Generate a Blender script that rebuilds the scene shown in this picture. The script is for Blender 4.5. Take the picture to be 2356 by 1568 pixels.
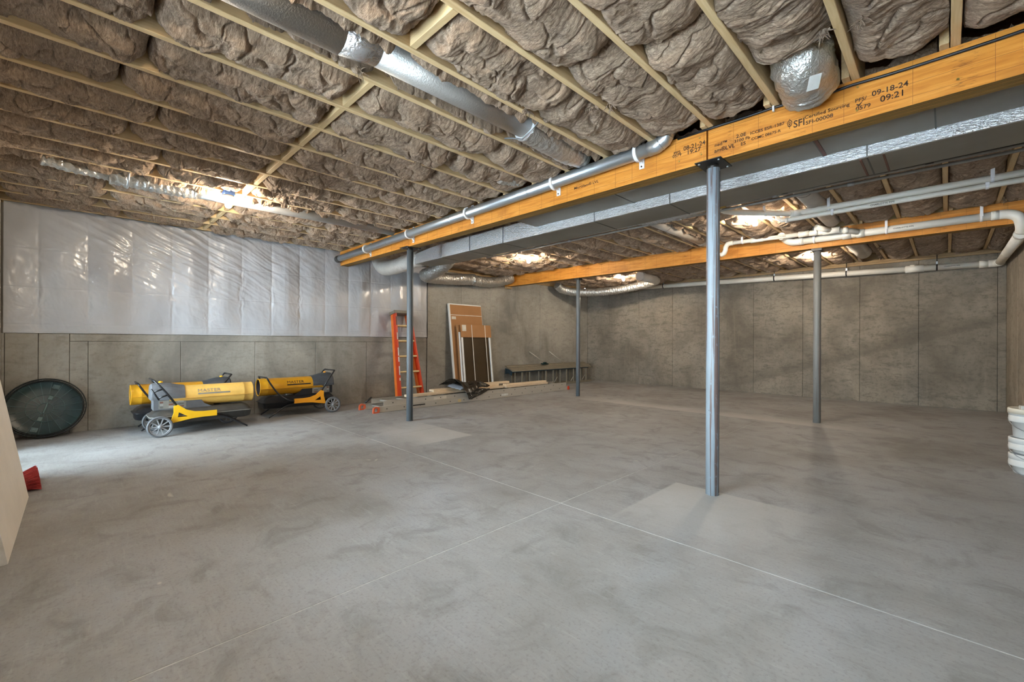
import bpy, bmesh, math, random
import numpy as np
from mathutils import Vector, Matrix, Quaternion

# ------------------------------------------------------------------ scene reset
for o in list(bpy.data.objects):
    bpy.data.objects.remove(o, do_unlink=True)
scene = bpy.context.scene
COL = scene.collection
R = math.radians
rnd = random.Random(7)

# ------------------------------------------------------------------ camera
CAM_H = 1.10
cam_data = bpy.data.cameras.new('camera')
cam_data.sensor_width = 36.0
cam_data.sensor_fit = 'HORIZONTAL'
cam_data.lens = 36.0 * 1000.0 / 2356.0
cam_data.shift_y = 0.00064
cam_data.clip_start = 0.02
cam = bpy.data.objects.new('camera', cam_data)
COL.objects.link(cam)
cam.matrix_world = (Matrix.Translation((0, 0, CAM_H)) @ Matrix.Rotation(R(45.0), 4, 'Z')
                    @ Matrix.Rotation(R(90), 4, 'X') @ Matrix.Rotation(R(0.2), 4, 'Z'))
scene.camera = cam

# ------------------------------------------------------------------ world, exposure
world = bpy.data.worlds.new('overcast_sky')
scene.world = world
world.use_nodes = True
bg = world.node_tree.nodes['Background']
bg.inputs['Color'].default_value = (0.77, 0.895, 1.0, 1)
bg.inputs['Strength'].default_value = 18.0
vs = scene.view_settings
vs.view_transform = 'Standard'
vs.look = 'None'
vs.exposure = 1.06
vs.gamma = 1.0
vs.use_curve_mapping = False
BULB_STRENGTH = 720.0
BULB_COL = (1.0, 0.85, 0.66)

# room extents (metres); camera stands at the origin
XL, XR, YB, YF = -7.38, 0.675, -0.60, 10.48
ZJ = 2.632                 # underside of the floor joists
JD = 0.241                 # joist depth
YB1, YB2 = 3.26, 7.20      # centre lines of the two beams
BW = 0.133                 # beam width
ZB = ZJ - JD               # underside of the beams
LEDGE = 1.178              # top of the low concrete wall under the sheeting
YSHEET = 4.95              # end of the plastic sheeting
# openings in the wall behind the camera: (x0, x1, z0, z1)
OPENINGS = [(-6.55, -5.25, 0.02, 2.05), (-2.75, -1.15, 0.85, 2.15), (-0.75, 0.35, 0.85, 2.15)]
for (x0, x1, z0, z1) in OPENINGS:
    ld = bpy.data.lights.new('window_portal', 'AREA')
    ld.shape = 'RECTANGLE'
    ld.size = x1 - x0
    ld.size_y = z1 - z0
    ld.cycles.is_portal = True
    lo = bpy.data.objects.new('window_portal', ld)
    COL.objects.link(lo)
    lo.matrix_world = Matrix.Translation(((x0 + x1) / 2, YB - 0.15, (z0 + z1) / 2)) @ Matrix.Rotation(R(90), 4, 'X')

# ------------------------------------------------------------------ material helpers
def lin(c):
    return tuple((v / 12.92 if v <= 0.04045 else ((v + 0.055) / 1.055) ** 2.4) for v in c)
def s8(r, g, b):
    return lin((r / 255.0, g / 255.0, b / 255.0)) + (1.0,)

class Mat:
    def __init__(self, name, col=(0.5, 0.5, 0.5, 1), rough=0.6, metal=0.0, spec=0.5):
        self.m = bpy.data.materials.new(name)
        self.m.use_nodes = True
        self.t = self.m.node_tree
        self.b = self.t.nodes['Principled BSDF']
        self.set('Base Color', col); self.set('Roughness', rough); self.set('Metallic', metal)
        self.set('Specular IOR Level', spec)
    def set(self, k, v):
        self.b.inputs[k].default_value = v
    def n(self, typ, **kw):
        nd = self.t.nodes.new(typ)
        for k, v in kw.items():
            setattr(nd, k, v)
        return nd
    def l(self, a, b):
        self.t.links.new(a, b)
    def coords(self, kind='Object', scale=(1, 1, 1), rot=(0, 0, 0), loc=(0, 0, 0)):
        if kind == 'World':
            src = self.n('ShaderNodeNewGeometry').outputs['Position']
        else:
            src = self.n('ShaderNodeTexCoord').outputs[kind]
        mp = self.n('ShaderNodeMapping')
        mp.inputs['Scale'].default_value = scale
        mp.inputs['Rotation'].default_value = rot
        mp.inputs['Location'].default_value = loc
        self.l(src, mp.inputs['Vector'])
        return mp.outputs['Vector']
    def noise(self, vec, scale=5, detail=4, rough=0.55, dist=0.0):
        nd = self.n('ShaderNodeTexNoise')
        nd.inputs['Scale'].default_value = scale
        nd.inputs['Detail'].default_value = detail
        nd.inputs['Roughness'].default_value = rough
        nd.inputs['Distortion'].default_value = dist
        self.l(vec, nd.inputs['Vector'])
        return nd.outputs['Fac']
    def ramp(self, fac, stops, interp='LINEAR'):
        nd = self.n('ShaderNodeValToRGB')
        cr = nd.color_ramp
        cr.interpolation = interp
        while len(cr.elements) < len(stops):
            cr.elements.new(0.5)
        for e, (p, c) in zip(cr.elements, stops):
            e.position = p
            e.color = c if len(c) == 4 else tuple(c) + (1,)
        self.l(fac, nd.inputs['Fac'])
        return nd.outputs['Color']
    def bw(self, fac, a, b):
        """smooth 0..1 mask between a and b"""
        nd = self.n('ShaderNodeMapRange')
        nd.interpolation_type = 'SMOOTHSTEP'
        nd.inputs['From Min'].default_value = a
        nd.inputs['From Max'].default_value = b
        self.l(fac, nd.inputs['Value'])
        return nd.outputs['Result']
    def math(self, op, a, b=None):
        nd = self.n('ShaderNodeMath', operation=op)
        for i, v in enumerate((a, b)):
            if v is None:
                continue
            if isinstance(v, (int, float)):
                nd.inputs[i].default_value = v
            else:
                self.l(v, nd.inputs[i])
        return nd.outputs[0]
    def mix(self, fac, a, b, mode='MIX'):
        nd = self.n('ShaderNodeMix', data_type='RGBA', blend_type=mode)
        for idx, v in ((0, fac), (6, a), (7, b)):
            if isinstance(v, (int, float)):
                nd.inputs[idx].default_value = v
            elif isinstance(v, tuple):
                nd.inputs[idx].default_value = v
            else:
                self.l(v, nd.inputs[idx])
        return nd.outputs[2]
    def color(self, out):
        self.l(out, self.b.inputs['Base Color'])
    def rough(self, out):
        self.l(out, self.b.inputs['Roughness'])
    def bump(self, h, strength=0.3, dist=0.01, prev=None):
        nd = self.n('ShaderNodeBump')
        nd.inputs['Strength'].default_value = strength
        nd.inputs['Distance'].default_value = dist
        self.l(h, nd.inputs['Height'])
        if prev is not None:
            self.l(prev, nd.inputs['Normal'])
        self.l(nd.outputs['Normal'], self.b.inputs['Normal'])
        return nd.outputs['Normal']
    def sep(self, vec):
        nd = self.n('ShaderNodeSeparateXYZ')
        self.l(vec, nd.inputs[0])
        return nd.outputs

MATS = {}
def simple(name, col, rough=0.6, metal=0.0, spec=0.5, vary=0.12, scale=8.0):
    M = Mat(name, col, rough, metal, spec)
    v = M.coords('Object')
    f = M.noise(v, scale, 5, 0.6)
    lo = tuple(c * (1 - vary * 1.6) for c in col[:3]) + (1,)
    hi = tuple(min(1, c * (1 + vary)) for c in col[:3]) + (1,)
    M.color(M.ramp(f, [(0.3, lo), (0.7, hi)]))
    MATS[name] = M.m
    return M

def build_materials():
    # ---- floor slab
    M = Mat('floor_concrete', rough=0.62, spec=0.35)
    w = M.coords('World')
    n1 = M.noise(w, 0.9, 5, 0.6, 0.4)
    n2 = M.noise(w, 4.0, 8, 0.65, 0.8)
    n3 = M.noise(M.coords('World', (3, 22, 1), (0, 0, R(28))), 2.2, 6, 0.7, 0.6)
    n4 = M.noise(w, 70.0, 3, 0.6)
    base = M.ramp(n1, [(0.3, s8(132, 129, 126)), (0.5, s8(150, 149, 148)), (0.7, s8(160, 161, 163))])
    c = M.mix(M.math('MULTIPLY', M.bw(n2, 0.47, 0.70), 0.55), base, s8(116, 114, 111))
    c = M.mix(M.math('MULTIPLY', M.bw(n3, 0.52, 0.72), 0.30), c, s8(176, 175, 173))
    c = M.mix(M.math('MULTIPLY', M.bw(n3, 0.46, 0.28), 0.30), c, s8(112, 108, 103))
    c = M.mix(M.math('MULTIPLY', M.bw(n4, 0.50, 0.72), 0.35), c, s8(104, 101, 97))
    # pale patches by the posts and rear beam, some edges sharp, the rest fading
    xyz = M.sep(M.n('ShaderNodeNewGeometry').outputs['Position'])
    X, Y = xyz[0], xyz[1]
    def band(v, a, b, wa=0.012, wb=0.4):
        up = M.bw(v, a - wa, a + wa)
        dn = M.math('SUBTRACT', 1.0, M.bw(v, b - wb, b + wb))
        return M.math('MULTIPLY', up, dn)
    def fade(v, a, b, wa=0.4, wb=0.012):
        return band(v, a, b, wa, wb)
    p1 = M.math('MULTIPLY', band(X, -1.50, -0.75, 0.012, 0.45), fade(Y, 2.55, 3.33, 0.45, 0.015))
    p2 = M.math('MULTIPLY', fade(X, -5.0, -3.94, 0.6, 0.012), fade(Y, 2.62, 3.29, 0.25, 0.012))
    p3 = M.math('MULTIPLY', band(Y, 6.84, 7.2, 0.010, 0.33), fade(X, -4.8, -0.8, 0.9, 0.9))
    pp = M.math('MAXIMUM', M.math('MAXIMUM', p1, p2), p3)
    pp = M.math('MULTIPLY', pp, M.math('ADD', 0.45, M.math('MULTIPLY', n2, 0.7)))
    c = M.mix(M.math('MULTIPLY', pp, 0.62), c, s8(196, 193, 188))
    # white drips and dark scuffs
    sp = M.noise(w, 2.3, 3, 0.5, 1.2)
    c = M.mix(M.math('MULTIPLY', M.bw(sp, 0.735, 0.76), 0.55), c, s8(205, 200, 192))
    sc = M.noise(M.coords('World', (1, 6, 1), (0, 0, R(-35))), 3.1, 4, 0.55, 1.5)
    c = M.mix(M.math('MULTIPLY', M.bw(sc, 0.70, 0.78), 0.35), c, s8(96, 94, 91))
    M.color(c)
    M.rough(M.ramp(n2, [(0.2, (0.48,) * 3), (0.8, (0.72,) * 3)]))
    M.bump(M.math('ADD', M.math('MULTIPLY', n4, 0.35), n3), 0.16, 0.004)
    MATS['floor'] = M.m
    simple('joint_dust', s8(192, 190, 186), 0.9, vary=0.2, scale=20)
    simple('joint_dark', s8(92, 88, 82), 0.9, vary=0.25, scale=20)

    # ---- wall concrete
    def wall(name, tint, stain, k=1.0):
        M = Mat(name, rough=0.85, spec=0.25)
        w = M.coords('World')
        a = M.noise(M.coords('World', (1, 1, 0.75)), 1.3, 6, 0.6, 0.6)
        b = M.noise(M.coords('World', (2.2, 2.2, 6.0)), 2.4, 7, 0.68, 0.5)
        c3 = M.noise(w, 26, 4, 0.7)
        v3 = M.noise(M.coords('World', (14, 14, 0.8)), 1.3, 4, 0.6, 0.2)
        base = M.ramp(a, [(0.32, tuple(x * 0.66 for x in tint[:3]) + (1,)), (0.5, tint), (0.66, tuple(x * 1.25 for x in tint[:3]) + (1,))])
        c = M.mix(M.math('MULTIPLY', M.bw(b, 0.48, 0.66), 0.6 * k), base, tuple(x * 0.55 for x in tint[:3]) + (1,))
        c = M.mix(M.math('MULTIPLY', M.bw(c3, 0.48, 0.70), 0.5 * k), c, tuple(x * 0.5 for x in tint[:3]) + (1,))
        c = M.mix(M.math('MULTIPLY', M.bw(v3, 0.55, 0.75), 0.22), c, tuple(x * 1.35 for x in tint[:3]) + (1,))
        hole = M.noise(w, 34, 2, 0.5)
        c = M.mix(M.math('MULTIPLY', M.bw(hole, 0.76, 0.80), 0.7), c, (0.05, 0.045, 0.04, 1))
        if stain:
            xyz = M.sep(M.n('ShaderNodeNewGeometry').outputs['Position'])
            # slanted pour line across the far wall
            ln = M.math('ADD', M.math('MULTIPLY', xyz[0], 0.33), 1.22)
            ln = M.math('ADD', ln, M.math('MULTIPLY', M.math('SUBTRACT', b, 0.5), 0.35))
            d = M.math('SUBTRACT', xyz[2], ln)
            m1 = M.math('MULTIPLY', M.bw(d, -0.02, 0.03), M.math('SUBTRACT', 1.0, M.bw(d, 0.05, 0.34)))
            m1 = M.math('MULTIPLY', m1, M.bw(xyz[0], -4.6, -2.6))
            c = M.mix(M.math('MULTIPLY', m1, 0.5), c, tuple(x * 0.5 for x in tint[:3]) + (1,))
        M.color(c)
        M.bump(M.math('ADD', M.math('MULTIPLY', c3, 0.6), M.math('ADD', b, M.math('MULTIPLY', hole, 0.8))), 0.35, 0.006)
        MATS[name] = M.m
    wall('concrete_left', s8(150, 146, 138), False, 0.6)
    wall('concrete_far', s8(134, 126, 114), True)
    wall('concrete_right', s8(146, 136, 122), False)
    simple('concrete_gap', s8(98, 93, 86), 0.95, vary=0.3, scale=14)

    # ---- woods
    def wood(name, a, b, axis=(1, 14, 14), scale=3.0, rough=0.65):
        M = Mat(name, rough=rough, spec=0.3)
        v = M.coords('Object', axis)
        f = M.noise(v, scale, 6, 0.6, 1.2)
        g = M.noise(M.coords('World', (0.7, 0.7, 0.7)), 2.0, 3, 0.5)
        c = M.mix(M.math('MULTIPLY', g, 0.5), M.ramp(f, [(0.3, a), (0.7, b)]), a)
        kn = M.noise(M.coords('World', (1, 1, 1)), 4.5, 2, 0.4)
        c = M.mix(M.math('MULTIPLY', M.bw(kn, 0.74, 0.79), 0.6), c, tuple(x * 0.35 for x in a[:3]) + (1,))
        M.color(c)
        M.bump(f, 0.12, 0.003)
        MATS[name] = M.m
    wood('joist_wood', s8(200, 168, 122), s8(228, 202, 158), (14, 1, 14))
    wood('block_wood', s8(196, 166, 120), s8(226, 200, 156), (1, 14, 14))
    wood('lumber', s8(208, 184, 152), s8(236, 218, 192), (14, 1, 14))
    wood('plate_wood', s8(150, 124, 88), s8(184, 156, 116), (1, 14, 14))
    wood('subfloor', s8(120, 88, 54), s8(158, 120, 78), (6, 6, 6))
    wood('step_wood', s8(206, 180, 128), s8(232, 208, 160), (14, 1, 14))
    # laminated beam faces: orange waxed face with thin lines
    M = Mat('beam_face', rough=0.5, spec=0.35)
    f = M.noise(M.coords('Object', (1.0, 10, 12)), 3.0, 6, 0.6, 1.0)
    g = M.noise(M.coords('Object', (1.2, 1, 2.5)), 2.6, 4, 0.6)
    c = M.ramp(f, [(0.25, s8(178, 106, 30)), (0.5, s8(206, 136, 52)), (0.75, s8(222, 156, 74))])
    c = M.mix(M.math('MULTIPLY', M.bw(g, 0.52, 0.72), 0.4), c, s8(150, 86, 26))
    dots = M.noise(M.coords('Object', (2.4, 1, 16)), 9.0, 3, 0.6)
    gate = M.noise(M.coords('Object', (3.3, 0.2, 0.01)), 1.7, 2, 0.5)
    c = M.mix(M.math('MULTIPLY', M.math('MULTIPLY', M.bw(dots, 0.56, 0.66), M.bw(gate, 0.56, 0.62)), 0.55), c, s8(92, 54, 22))
    M.color(c)
    M.bump(f, 0.06, 0.002)
    MATS['beam_face'] = M.m
    M = Mat('beam_edge', rough=0.7, spec=0.25)
    f = M.noise(M.coords('Object', (0.6, 150, 1)), 1.5, 3, 0.6, 0.1)
    M.color(M.ramp(f, [(0.3, s8(92, 68, 30)), (0.6, s8(142, 110, 58)), (0.8, s8(166, 134, 80))]))
    M.bump(f, 0.3, 0.003)
    MATS['beam_edge'] = M.m
    simple('beam_line', s8(128, 74, 26), 0.6, vary=0.2)
    simple('ink', s8(58, 34, 16), 0.7, vary=0.2, scale=40)

    # ---- insulation
    M = Mat('insulation', rough=1.0, spec=0.05)
    oi = M.n('ShaderNodeObjectInfo').outputs['Random']
    tc = M.n('ShaderNodeTexCoord').outputs['Object']
    add = M.n('ShaderNodeVectorMath', operation='ADD')
    M.l(tc, add.inputs[0])
    comb = M.n('ShaderNodeCombineXYZ')
    M.l(M.math('MULTIPLY', oi, 37.0), comb.inputs[0]); M.l(M.math('MULTIPLY', oi, 11.0), comb.inputs[1])
    M.l(comb.outputs[0], add.inputs[1])
    base_v = add.outputs[0]
    def mapped(scale, rot=0.0):
        mp = M.n('ShaderNodeMapping')
        mp.inputs['Scale'].default_value = scale
        mp.inputs['Rotation'].default_value = (0, 0, rot)
        M.l(base_v, mp.inputs['Vector'])
        return mp.outputs['Vector']
    a = M.noise(mapped((1, 1, 1)), 5.5, 4, 0.55, 0.8)
    b = M.noise(mapped((3.2, 8.0, 3.2), R(14)), 5.0, 7, 0.72, 2.2)
    d1 = M.noise(mapped((5.0, 58.0, 5.0), R(18)), 3.2, 5, 0.65, 3.2)
    d2 = M.noise(mapped((6.0, 52.0, 6.0), R(-38)), 3.0, 5, 0.65, 3.2)
    sel = M.bw(a, 0.46, 0.56)
    d = M.math('ADD', M.math('MULTIPLY', d1, sel), M.math('MULTIPLY', d2, M.math('SUBTRACT', 1.0, sel)))
    c = M.ramp(b, [(0.26, s8(104, 86, 72)), (0.42, s8(148, 125, 104)), (0.54, s8(176, 151, 127)), (0.70, s8(206, 182, 156))])
    c = M.mix(M.math('MULTIPLY', M.bw(a, 0.50, 0.72), 0.40), c, s8(204, 174, 144))
    c = M.mix(M.math('MULTIPLY', M.bw(a, 0.46, 0.30), 0.35), c, s8(108, 92, 80))
    c = M.mix(M.math('MULTIPLY', M.bw(d, 0.54, 0.68), 0.6), c, s8(222, 200, 174))
    c = M.mix(M.math('MULTIPLY', M.bw(d, 0.47, 0.33), 0.6), c, s8(84, 67, 55))
    M.color(c)
    nb = M.bump(b, 0.45, 0.018)
    M.bump(d, 0.9, 0.010, nb)
    M.set('Sheen Weight', 0.15)
    MATS['insulation'] = M.m

    # ---- metals, plastics
    def foil(name, col, rough, sc=60, st=0.35, dist=0.004, aniso=(1, 1, 1), metal=1.0):
        M = Mat(name, col, rough, metal)
        v = M.coords('Object', aniso)
        f = M.noise(v, sc, 3, 0.6, 0.5)
        g = M.noise(M.coords('Object'), 3.0, 4, 0.5)
        M.color(M.mix(M.math('MULTIPLY', g, 0.5), col, tuple(x * 0.72 for x in col[:3]) + (1,)))
        M.bump(f, st, dist)
        MATS[name] = M.m
    foil('foil_wrap', s8(196, 195, 192), 0.42, 60, 0.55, 0.005, (1, 1.6, 1.6), 0.72)
    foil('foil_bright', s8(220, 223, 226), 0.24, 34, 0.8, 0.014, (1, 1, 1), 0.85)
    foil('foil_flex', s8(206, 205, 201), 0.30, 34, 0.8, 0.014, (1, 1, 1), 0.80)
    foil('duct_side', s8(222, 222, 222), 0.26, 55, 1.0, 0.012, (0.6, 1, 2.2), 0.85)
    foil('galvanised', s8(190, 197, 202), 0.36, 9, 0.06, 0.003, (1, 1, 1), 0.85)
    foil('aluminium', s8(196, 190, 180), 0.5, 30, 0.05, 0.002, (1, 1, 1), 0.35)
    M = Mat('duct_flat', s8(150, 144, 134), 0.5, 0.45)
    f = M.noise(M.coords('Object', (0.6, 22, 22)), 4.0, 4, 0.6)
    g = M.noise(M.coords('Object'), 1.6, 4, 0.5)
    c = M.mix(M.math('MULTIPLY', M.bw(f, 0.66, 0.74), 0.35), M.ramp(g, [(0.3, s8(118, 112, 102)), (0.7, s8(140, 134, 124))]), s8(205, 202, 196))
    M.color(c)
    M.bump(M.noise(M.coords('Object', (1, 1, 1)), 55, 2, 0.5), 0.12, 0.003)
    MATS['duct_flat'] = M.m
    simple('duct_tape_red', s8(104, 66, 52), 0.6)
    simple('seam_dark', s8(92, 90, 86), 0.5, 0.6)
    simple('flex_white', s8(196, 190, 182), 0.5, 0.25, vary=0.1, scale=5)
    simple('pvc', s8(236, 231, 220), 0.38, vary=0.05, scale=3)
    simple('pvc_fitting', s8(234, 232, 224), 0.30, vary=0.03, scale=3)
    simple('pvc_print', s8(112, 104, 92), 0.7)
    simple('hanger_white', s8(236, 236, 238), 0.4, vary=0.03)
    simple('zip_white', s8(222, 222, 224), 0.5, vary=0.03)
    simple('black_cable', s8(26, 28, 32), 0.35, vary=0.2)
    simple('black_pipe', s8(38, 38, 40), 0.45, 0.3, vary=0.2)
    simple('conduit_grey', s8(168, 168, 166), 0.4, 0.35)
    simple('steel_dark', s8(60, 60, 60), 0.45, 0.7)
    simple('screw_brass', s8(176, 152, 84), 0.35, 0.9)
    simple('yellow_wire', s8(224, 196, 30), 0.5)
    simple('blue_box', s8(40, 96, 176), 0.5, vary=0.08)
    simple('porcelain', s8(238, 236, 230), 0.25, vary=0.02)
    # posts
    def post(name, col, rust):
        M = Mat(name, col, 0.5, 0.0)
        f = M.noise(M.coords('Object', (1, 1, 0.3)), 6, 5, 0.6)
        c = M.ramp(f, [(0.3, tuple(x * 0.82 for x in col[:3]) + (1,)), (0.7, tuple(min(1, x * 1.12) for x in col[:3]) + (1,))])
        r = M.noise(M.coords('Object', (26, 26, 0.35)), 1.6, 5, 0.6, 0.3)
        r2 = M.noise(M.coords('Object', (1, 1, 0.6)), 34, 4, 0.6)
        m = M.bw(r, 0.62 - 0.13 * rust, 0.66 - 0.11 * rust)
        m = M.math('MULTIPLY', m, M.bw(r2, 0.28, 0.44))
        c = M.mix(M.math('MULTIPLY', m, min(1.0, 0.2 + rust * 0.8)), c, s8(106, 68, 44))
        chip = M.bw(M.noise(M.coords('Object', (1, 1, 0.7)), 42, 2, 0.5), 0.74, 0.77)
        c = M.mix(M.math('MULTIPLY', chip, 0.7), c, s8(52, 46, 42))
        M.color(c)
        MATS[name] = M.m
    post('post_rusty', s8(158, 171, 182), 0.72)
    post('post_grey', s8(98, 106, 112), 0.15)
    post('post_steel', s8(128, 128, 126), 0.3)

    # plastic sheeting: milky film
    M = Mat('plastic_film', s8(206, 207, 208), 0.36, 0.0, 0.4)
    g = M.noise(M.coords('World', (1, 1.2, 1.0)), 1.5, 4, 0.5)
    M.color(M.ramp(g, [(0.3, s8(166, 168, 173)), (0.7, s8(184, 186, 191))]))
    M.set('Coat Weight', 0.5); M.set('Coat Roughness', 0.18)
    f = M.noise(M.coords('World', (1, 1, 1)), 18, 3, 0.5, 0.8)
    M.bump(f, 0.10, 0.006)
    MATS['plastic_film'] = M.m

    simple('paint_yellow', s8(208, 150, 30), 0.35, vary=0.06, scale=5)
    simple('paint_yellow_dusty', s8(208, 164, 80), 0.5, vary=0.10, scale=6)
    simple('bracket_yellow', s8(226, 174, 22), 0.4, vary=0.04)
    simple('bracket_orange', s8(236, 158, 30), 0.4, vary=0.04)
    simple('heater_black', s8(30, 32, 36), 0.28, vary=0.15)
    simple('heater_hood', s8(66, 70, 76), 0.5, vary=0.12)
    simple('heater_hood_dusty', s8(90, 92, 96), 0.65, vary=0.14)
    simple('heater_tank_dusty', s8(62, 60, 57), 0.5, vary=0.3, scale=5)
    simple('tyre', s8(92, 94, 98), 0.7, vary=0.1)
    simple('wheel_rim', s8(140, 142, 146), 0.5, vary=0.1)
    simple('inside_dark', s8(70, 68, 76), 0.6, 0.5)
    simple('decal_grey', s8(120, 118, 112), 0.5)
    simple('decal_black', s8(26, 22, 20), 0.5)
    simple('decal_white', s8(220, 220, 216), 0.5)
    simple('decal_print', s8(92, 90, 86), 0.5)
    simple('decal_print2', s8(150, 148, 142), 0.5)
    simple('decal_paper', s8(206, 200, 188), 0.7)
    M = simple('lid_green', s8(10, 44, 44), 0.34, vary=0.3, scale=3)
    simple('lid_rib', s8(70, 96, 96), 0.3, vary=0.2, scale=5)
    simple('lid_rim', s8(16, 26, 28), 0.3, vary=0.2)
    simple('ladder_orange', s8(196, 60, 24), 0.42, vary=0.08)
    simple('ladder_orange_light', s8(226, 116, 44), 0.45, vary=0.08)
    simple('ladder_cap', s8(128, 122, 110), 0.6, vary=0.1)
    simple('rubber_red', s8(206, 92, 56), 0.6, vary=0.1)
    simple('cardboard', s8(160, 116, 74), 0.85, vary=0.05, scale=3)
    simple('vinyl_white', s8(222, 222, 220), 0.4, vary=0.03)
    simple('bronze_glass', s8(66, 52, 34), 0.22, vary=0.12, scale=2)
    simple('scaffold_grey', s8(150, 142, 126), 0.5, 0.45, vary=0.08)
    simple('scaffold_blue', s8(40, 66, 82), 0.5, 0.2, vary=0.1)
    simple('tarp_black', s8(36, 33, 28), 0.24, vary=0.3, scale=9)
    simple('tarp_lining', s8(150, 156, 166), 0.45, vary=0.1)
    simple('bucket_white', s8(228, 230, 230), 0.35, vary=0.03, scale=3)
    simple('bucket_cream', s8(230, 222, 206), 0.4, vary=0.04, scale=3)
    simple('board_face', s8(232, 226, 218), 0.7, vary=0.04, scale=4)
    simple('board_edge', s8(222, 220, 216), 0.75, vary=0.12, scale=18)
    simple('bristle_red', s8(200, 76, 78), 0.7, vary=0.25, scale=30)
    simple('broom_block', s8(112, 108, 96), 0.7, vary=0.2)
    simple('broom_yellow', s8(214, 168, 30), 0.5, vary=0.1)
    simple('pipe_orange', s8(196, 98, 48), 0.5)
    simple('window_frame', s8(232, 232, 230), 0.4, vary=0.02)
    simple('drywall', s8(206, 200, 190), 0.85, vary=0.03, scale=2)
    simple('yard', s8(238, 240, 244), 0.95, vary=0.03, scale=1)
    # window glass: clear pane, lets daylight through
    m = bpy.data.materials.new('window_glass')
    m.use_nodes = True
    t = m.node_tree
    t.nodes.clear()
    out = t.nodes.new('ShaderNodeOutputMaterial')
    mx = t.nodes.new('ShaderNodeMixShader')
    tr = t.nodes.new('ShaderNodeBsdfTransparent')
    gl = t.nodes.new('ShaderNodeBsdfGlossy')
    fr = t.nodes.new('ShaderNodeFresnel')
    gl.inputs['Roughness'].default_value = 0.02
    tr.inputs['Color'].default_value = (0.93, 0.96, 0.96, 1)
    t.links.new(fr.outputs[0], mx.inputs[0]); t.links.new(tr.outputs[0], mx.inputs[1])
    t.links.new(gl.outputs[0], mx.inputs[2]); t.links.new(mx.outputs[0], out.inputs[0])
    MATS['window_glass'] = m
    # lit bulb
    m = bpy.data.materials.new('lit_bulb')
    m.use_nodes = True
    b = m.node_tree.nodes['Principled BSDF']
    b.inputs['Base Color'].default_value = (1, 1, 1, 1)
    b.inputs['Emission Color'].default_value = BULB_COL + (1,)
    b.inputs['Emission Strength'].default_value = BULB_STRENGTH
    MATS['lit_bulb'] = m
build_materials()

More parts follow.
